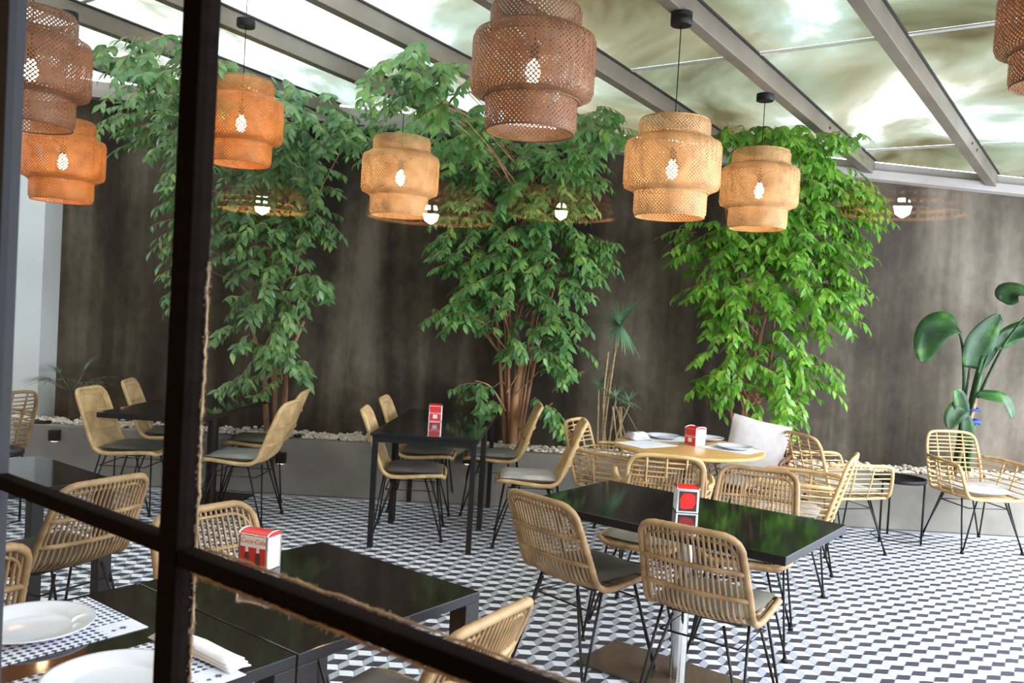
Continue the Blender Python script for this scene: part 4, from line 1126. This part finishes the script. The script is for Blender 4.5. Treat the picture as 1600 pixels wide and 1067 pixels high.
T1 = [(-2.21, 5.41, 2.95, 0.44, 0.28), (-3.05, 6.95, 2.93, 0.31, 0.23), (-2.46, 6.42, 2.8, 0.29, 0.43), (-1.84, 5.9, 2.94, 0.48, 0.26), (-1.59, 6.34, 2.9, 0.42, 0.28), (-1.31, 6.57, 2.97, 0.24, 0.2), (-2.04, 6.95, 2.76, 0.57, 0.31), (-1.72, 6.95, 2.5, 0.36, 0.26), (-2.05, 6.95, 2.04, 0.44, 0.31), (-1.86, 6.95, 1.72, 0.44, 0.31), (-1.97, 6.95, 1.35, 0.44, 0.26), (-1.83, 6.95, 1.07, 0.34, 0.23), (-2.1, 6.95, 0.87, 0.26, 0.17), (-2.71, 6.95, 2.23, 0.16, 0.41), (-2.7, 6.95, 1.67, 0.11, 0.28), (-2.28, 6.95, 2.36, 0.26, 0.21), (-1.75, 6.95, 2.19, 0.31, 0.18), (-2.69, 5.75, 3.11, 0.21, 0.15)]
T2 = [(-0.52, 5.34, 2.95, 0.24, 0.18), (-0.8, 5.45, 2.97, 0.26, 0.18), (-0.54, 6.16, 2.88, 0.37, 0.25), (-0.14, 6.95, 2.79, 0.57, 0.28), (0.25, 6.95, 2.71, 0.44, 0.34), (0.61, 5.92, 2.89, 0.24, 0.18), (-0.06, 6.95, 2.39, 0.62, 0.26), (-0.38, 6.95, 2.09, 0.39, 0.23), (0.24, 6.95, 2.1, 0.49, 0.28), (-0.11, 6.95, 1.82, 0.49, 0.23), (0.39, 6.95, 1.74, 0.31, 0.23), (-0.4, 6.95, 1.62, 0.28, 0.16), (0.1, 6.95, 1.42, 0.39, 0.21), (0.45, 6.95, 1.23, 0.22, 0.18), (0.63, 6.95, 2.12, 0.23, 0.16), (-1.12, 6.95, 2.91, 0.26, 0.18), (0.38, 6.31, 2.89, 0.28, 0.19), (-0.7, 5.11, 3.03, 0.23, 0.11)]
T2S = [(-0.2, 7.0, 0.81, 0.11, 0.06), (0.35, 7.0, 0.84, 0.11, 0.15), (0.4, 7.0, 0.67, 0.1, 0.08), (-0.27, 7.0, 0.98, 0.11, 0.07)]
T3 = [(1.77, 6.28, 2.94, 0.42, 0.17), (2.16, 6.2, 2.94, 0.23, 0.22), (1.53, 6.28, 2.97, 0.23, 0.11), (2.47, 6.88, 2.68, 0.33, 0.31), (1.58, 6.9, 2.27, 0.38, 0.22), (2.09, 6.9, 2.3, 0.59, 0.31), (2.51, 6.9, 2.17, 0.28, 0.31), (1.91, 6.9, 1.93, 0.64, 0.28), (2.39, 6.9, 1.76, 0.38, 0.28), (1.68, 6.9, 1.66, 0.28, 0.19), (2.16, 6.9, 1.38, 0.49, 0.25), (1.65, 6.9, 1.29, 0.25, 0.15), (2.43, 6.9, 1.19, 0.21, 0.18), (2.02, 6.9, 1.07, 0.41, 0.21), (1.56, 6.9, 1.09, 0.18, 0.1), (2.19, 6.9, 0.87, 0.21, 0.08), (2.74, 6.9, 2.59, 0.14, 0.26), (2.17, 6.9, 2.71, 0.31, 0.26)]
def stems(base, n_, spread, h, r):
    out = []
    for k in range(n_):
        a = -1 + 2 * k / max(1, n_ - 1)
        b = Vector(base) + Vector((a * 0.05 + rng.normal(0, .012), rng.normal(0, .03), 0))
        m1 = b + Vector((a * spread * 0.22, rng.normal(0, .03), h * 0.32))
        m2 = b + Vector((a * spread * 0.55 + rng.normal(0, .02), rng.normal(0, .05), h * 0.65))
        e = b + Vector((a * spread + rng.normal(0, .04), rng.normal(0, .06) - 0.05, h * rng.uniform(.9, 1.1)))
        rr_ = r * rng.uniform(0.5, 1.0)
        out.append(([b, m1, m2, e], rr_, rr_ * 0.4))
    return out
ficus('ficus_tree', T1, (-2.0, 7.1), M_LEAF1, 'tall ficus with blue green leaves climbing to the roof behind the window post', 620, (-1.95, 7.2, 0.40),
      stems((-1.95, 7.2, 0.40), 3, 0.12, 1.0, 0.035) + stems((-1.95, 7.2, 1.2), 3, 0.35, 1.7, 0.018))
ficus('ficus_tree', T2, (0.02, 7.1), M_LEAF2, 'many stemmed ficus with dark green leaves in the middle behind the square tables', 680, (0.05, 7.2, 0.40),
      stems((0.05, 7.2, 0.40), 9, 0.30, 1.75, 0.020) + [([(0.06, 7.17, 0.40), (0.05, 7.15, 0.8), (0.09, 7.15, 1.2)], 0.042, 0.020), ([(-0.02, 7.15, 0.75), (-0.15, 7.08, 0.95), (-0.28, 7.02, 1.0)], 0.01, 0.004), ([(0.10, 7.15, 0.6), (0.25, 7.1, 0.75), (0.36, 7.05, 0.85)], 0.008, 0.004)], sparse=T2S)
ficus('ficus_tree', T3, (2.0, 7.1), M_LEAF3, 'bright green ficus at the right behind the round table', 660, (1.97, 7.2, 0.40),
      stems((1.97, 7.2, 0.40), 4, 0.14, 1.2, 0.030) + stems((2.0, 7.2, 1.4), 3, 0.35, 1.4, 0.016))

def blade(mb, base, d, L, w_, droop, n_=6, mi=0, fold=0.2):
    d = Vector(d).normalized(); side = d.cross(UP); side = side.normalized() if side.length > .05 else Vector((1, 0, 0))
    pts = []; p = Vector(base); dd = d.copy()
    vs_ = []
    for k in range(n_ + 1):
        t = k / n_; ww = w_ / 2 * (0.55 + 0.45 * math.sin(PI * min(1, t * 1.6 + .1))) * (1 - t ** 3)
        nn = side.cross(dd).normalized()
        vs_ += [p - side * ww + nn * ww * fold, p.copy(), p + side * ww + nn * ww * fold]
        p = p + dd * (L / n_); dd = (dd + Vector((0, 0, -droop / n_))).normalized()
    fs = []
    for k in range(n_):
        a = 3 * k; fs += [(a, a + 1, a + 4, a + 3), (a + 1, a + 2, a + 5, a + 4)]
    mb.add(vs_, fs, mi, True)
def rosette(root, c, n_, L, w_, m_, B, name='leaf', zmin=-0.3, zmax=1.0):
    for k in range(n_):
        a = 2 * PI * k * 0.381966; el = zmin + (zmax - zmin) * ((k * 0.6180339) % 1.0)
        d = Vector((math.cos(a), math.sin(a) * 0.8, el * 1.3))
        mb = MB(); blade(mb, Vector(c) - B, d, L * rng.uniform(.75, 1.1), w_, 0.55); mb.build(name, m_, root)
dr_ = empty('dracaena', (0.82, 7.2, 0.40)); tag(dr_, 'thin caned dracaena with a spiky leaf head between the middle and right trees', 'plant'); B = Vector((0.82, 7.2, 0.40))
for pts, r_ in (([(0.82, 7.2, .40), (0.80, 7.17, .8), (0.84, 7.13, 1.2), (0.88, 7.08, 1.48)], .012), ([(0.85, 7.2, .40), (0.79, 7.16, .85), (0.80, 7.12, 1.3)], .010), ([(0.77, 7.2, .40), (0.745, 7.17, .99)], .009),
                ([(0.86, 7.2, .40), (0.87, 7.17, .7), (0.89, 7.13, .90)], .009), ([(0.88, 7.2, .40), (0.95, 7.17, .7), (1.01, 7.13, .88)], .008), ([(0.80, 7.2, .40), (0.83, 7.14, 0.95), (0.86, 7.1, 1.38)], .009)):
    mb = MB(); mb.tube([Vector(p) - B for p in spline(pts, 4)], r_, 7); mb.build('cane', M_BARK_PALE, dr_)
rosette(dr_, (0.88, 7.06, 1.52), 52, 0.33, 0.026, M_BLADE, B, zmin=-1.0, zmax=1.3)
rosette(dr_, (0.745, 7.15, 1.00), 18, 0.18, 0.016, M_BLADE, B)
rosette(dr_, (0.89, 7.12, 0.92), 22, 0.20, 0.016, M_BLADE, B)
rosette(dr_, (1.0, 7.12, 0.89), 18, 0.18, 0.016, M_BLADE, B)
for k in range(9):
    mb = MB(); blade(mb, Vector((0.92 + rng.normal(0, .04), 7.1, 0.85)) - B, (rng.normal(0, .25), -0.3, -1), 0.40, 0.012, 0.2); mb.build('dry_leaf', M_BARK_PALE, dr_)
# small palm at the far left
pm = empty('fan_palm', (-3.60, 7.15, 0.40)); tag(pm, 'small dull green palm in the gravel at the far left', 'plant'); B = Vector((-3.60, 7.15, 0.40))
mb = MB(); mb.tube([(0, 0, 0), (-.01, 0, .12), (-.02, -.02, .30)], [.045, .042, .028], 9); mb.build('trunk', M_BARK_DK, pm)
for k in range(9):
    a = 2 * PI * k / 9; d = Vector((math.cos(a), math.sin(a) * .5 - .3, .55)); tip = Vector((-0.02, -.02, .30)) + d.normalized() * 0.20
    mb = MB(); mb.tube([(-.02, -.02, .29), tip], .004, 4)
    for j in range(7):
        aa = -0.7 + 1.4 * j / 6; s_ = Vector((-d.y, d.x, 0)).normalized(); blade(mb, tip, d.normalized() * math.cos(aa) + s_ * math.sin(aa) + Vector((0, 0, -.25)), 0.24, .016, .8, 5)
    mb.build('frond', M_PALM, pm)
# bird of paradise plant at the right
bp_ = empty('strelitzia', (3.76, 7.2, 0.40)); tag(bp_, 'big leafed banana like plant tied with a blue strip at the right wall', 'plant'); B = Vector((3.76, 7.2, 0.40))
def big_leaf(path, W_, name='leaf', curl=0.25, m_=M_BANANA, stalk=None, nrm=Vector((0, -1, .4))):
    P = [Vector(p) - B for p in spline(path, 5)]; n_ = len(P) - 1; vs_ = []
    for k, p in enumerate(P):
        t = k / n_; ww = W_ / 2 * (math.sin(PI * min(1.0, 0.06 + 0.94 * t ** 0.8)) ** 0.65 if t < 1 else 0.0)
        d = (P[min(n_, k + 1)] - P[max(0, k - 1)]).normalized(); s_ = d.cross(nrm).normalized(); nn = s_.cross(d).normalized()
        for u in (-1, -.5, 0, .5, 1): vs_.append(p + s_ * ww * u + nn * (abs(u) ** 1.5 * ww * curl))
    fs = [(5 * k + j, 5 * k + j + 1, 5 * k + j + 6, 5 * k + j + 5) for k in range(n_) for j in range(4)]
    mb = MB(); mb.add(vs_, fs, 0, True); o = mb.build(name, m_, bp_)
    so_ = o.modifiers.new('thickness', 'SOLIDIFY'); so_.thickness = 0.003
    if stalk:
        mb = MB(); mb.tube([Vector(p) - B for p in spline(stalk, 4)], [0.016 - .008 * i / (4 * (len(stalk) - 1)) for i in range(4 * (len(stalk) - 1) + 1)], 7); mb.build('stalk', M_BANANA, bp_)
base_ = (3.75, 7.18, .42)
big_leaf([(3.62, 7.02, 1.66), (3.52, 6.98, 1.68), (3.40, 6.95, 1.62), (3.33, 6.93, 1.48), (3.31, 6.92, 1.36)], 0.27, stalk=[base_, (3.76, 7.12, 1.0), (3.70, 7.06, 1.45), (3.62, 7.02, 1.66)], nrm=Vector((-.3, -1, .9)))
big_leaf([(3.76, 7.05, 1.34), (3.78, 7.02, 1.50), (3.84, 7.0, 1.64), (3.93, 6.98, 1.79)], 0.23, stalk=[base_, (3.76, 7.12, 0.9), (3.76, 7.05, 1.36)], curl=.35)
big_leaf([(3.83, 7.05, 1.34), (3.87, 7.03, 1.48), (3.93, 7.02, 1.58), (3.99, 7.0, 1.62)], 0.13, stalk=[base_, (3.80, 7.12, 0.9), (3.83, 7.05, 1.36)], curl=.35)
big_leaf([(3.90, 6.98, 1.52), (4.02, 6.97, 1.62), (4.16, 6.96, 1.68), (4.32, 6.95, 1.72), (4.45, 6.95, 1.73)], 0.16, stalk=[base_, (3.80, 7.1, 1.0), (3.86, 7.0, 1.42), (3.90, 6.98, 1.53)], nrm=Vector((.2, -1, .6)))
big_leaf([(3.88, 6.86, 1.88), (3.93, 6.84, 1.96), (4.02, 6.82, 1.95), (4.16, 6.80, 1.86), (4.32, 6.78, 1.76)], 0.24, stalk=[base_, (3.84, 7.1, 1.0), (3.97, 6.95, 1.55), (4.08, 6.85, 1.80)], nrm=Vector((.2, -.6, 1)))
big_leaf([(3.80, 6.98, 1.13), (3.90, 6.95, 1.12), (3.99, 6.93, 1.10), (4.05, 6.92, 1.00), (4.06, 6.92, 0.95)], 0.12, nrm=Vector((.2, -1, .8)), stalk=[base_, (3.77, 7.05, .9), (3.80, 6.98, 1.13)])
big_leaf([(3.70, 6.98, 0.92), (3.66, 6.95, 1.02), (3.62, 6.94, 1.12), (3.58, 6.93, 1.16)], 0.12, nrm=Vector((-.2, -1, .3)))
big_leaf([(3.72, 6.97, 1.02), (3.64, 6.94, 1.00), (3.58, 6.93, 0.92), (3.57, 6.93, 0.84)], 0.16, nrm=Vector((-.2, -1, .4)))
big_leaf([(3.74, 6.97, 0.70), (3.72, 6.95, 0.82), (3.70, 6.94, 0.92), (3.66, 6.93, 0.98)], 0.11, nrm=Vector((-.1, -1, .2)))
for pts, r_ in (([(3.72, 7.1, .42), (3.76, 7.05, .8), (3.82, 7.0, 1.3)], .022), ([(3.80, 7.12, .42), (3.80, 7.08, 1.0), (3.84, 7.02, 1.45)], .022), ([(3.83, 7.1, .42), (3.82, 7.06, .9)], .025)):
    mb = MB(); mb.tube([Vector(p) - B for p in spline(pts, 4)], r_, 7); mb.build('stalk', M_BANANA, bp_)
mb = MB(); mb.tube([Vector((3.68, 7.02, .42)) - B, Vector((3.80, 6.99, 1.10)) - B], .014, 7); mb.build('support_stake', M_BARK_PALE, bp_)
for z in (0.90, 1.0):
    mb = MB(); P = [Vector((3.79 + .062 * math.cos(2 * PI * k / 18), 7.04 + .07 * math.sin(2 * PI * k / 18), z + .006 * math.sin(k))) - B for k in range(18)]
    mb.tube(P, .019 if z < .95 else .010, 5, closed=True); mb.build('tie', M_BLUE, bp_)
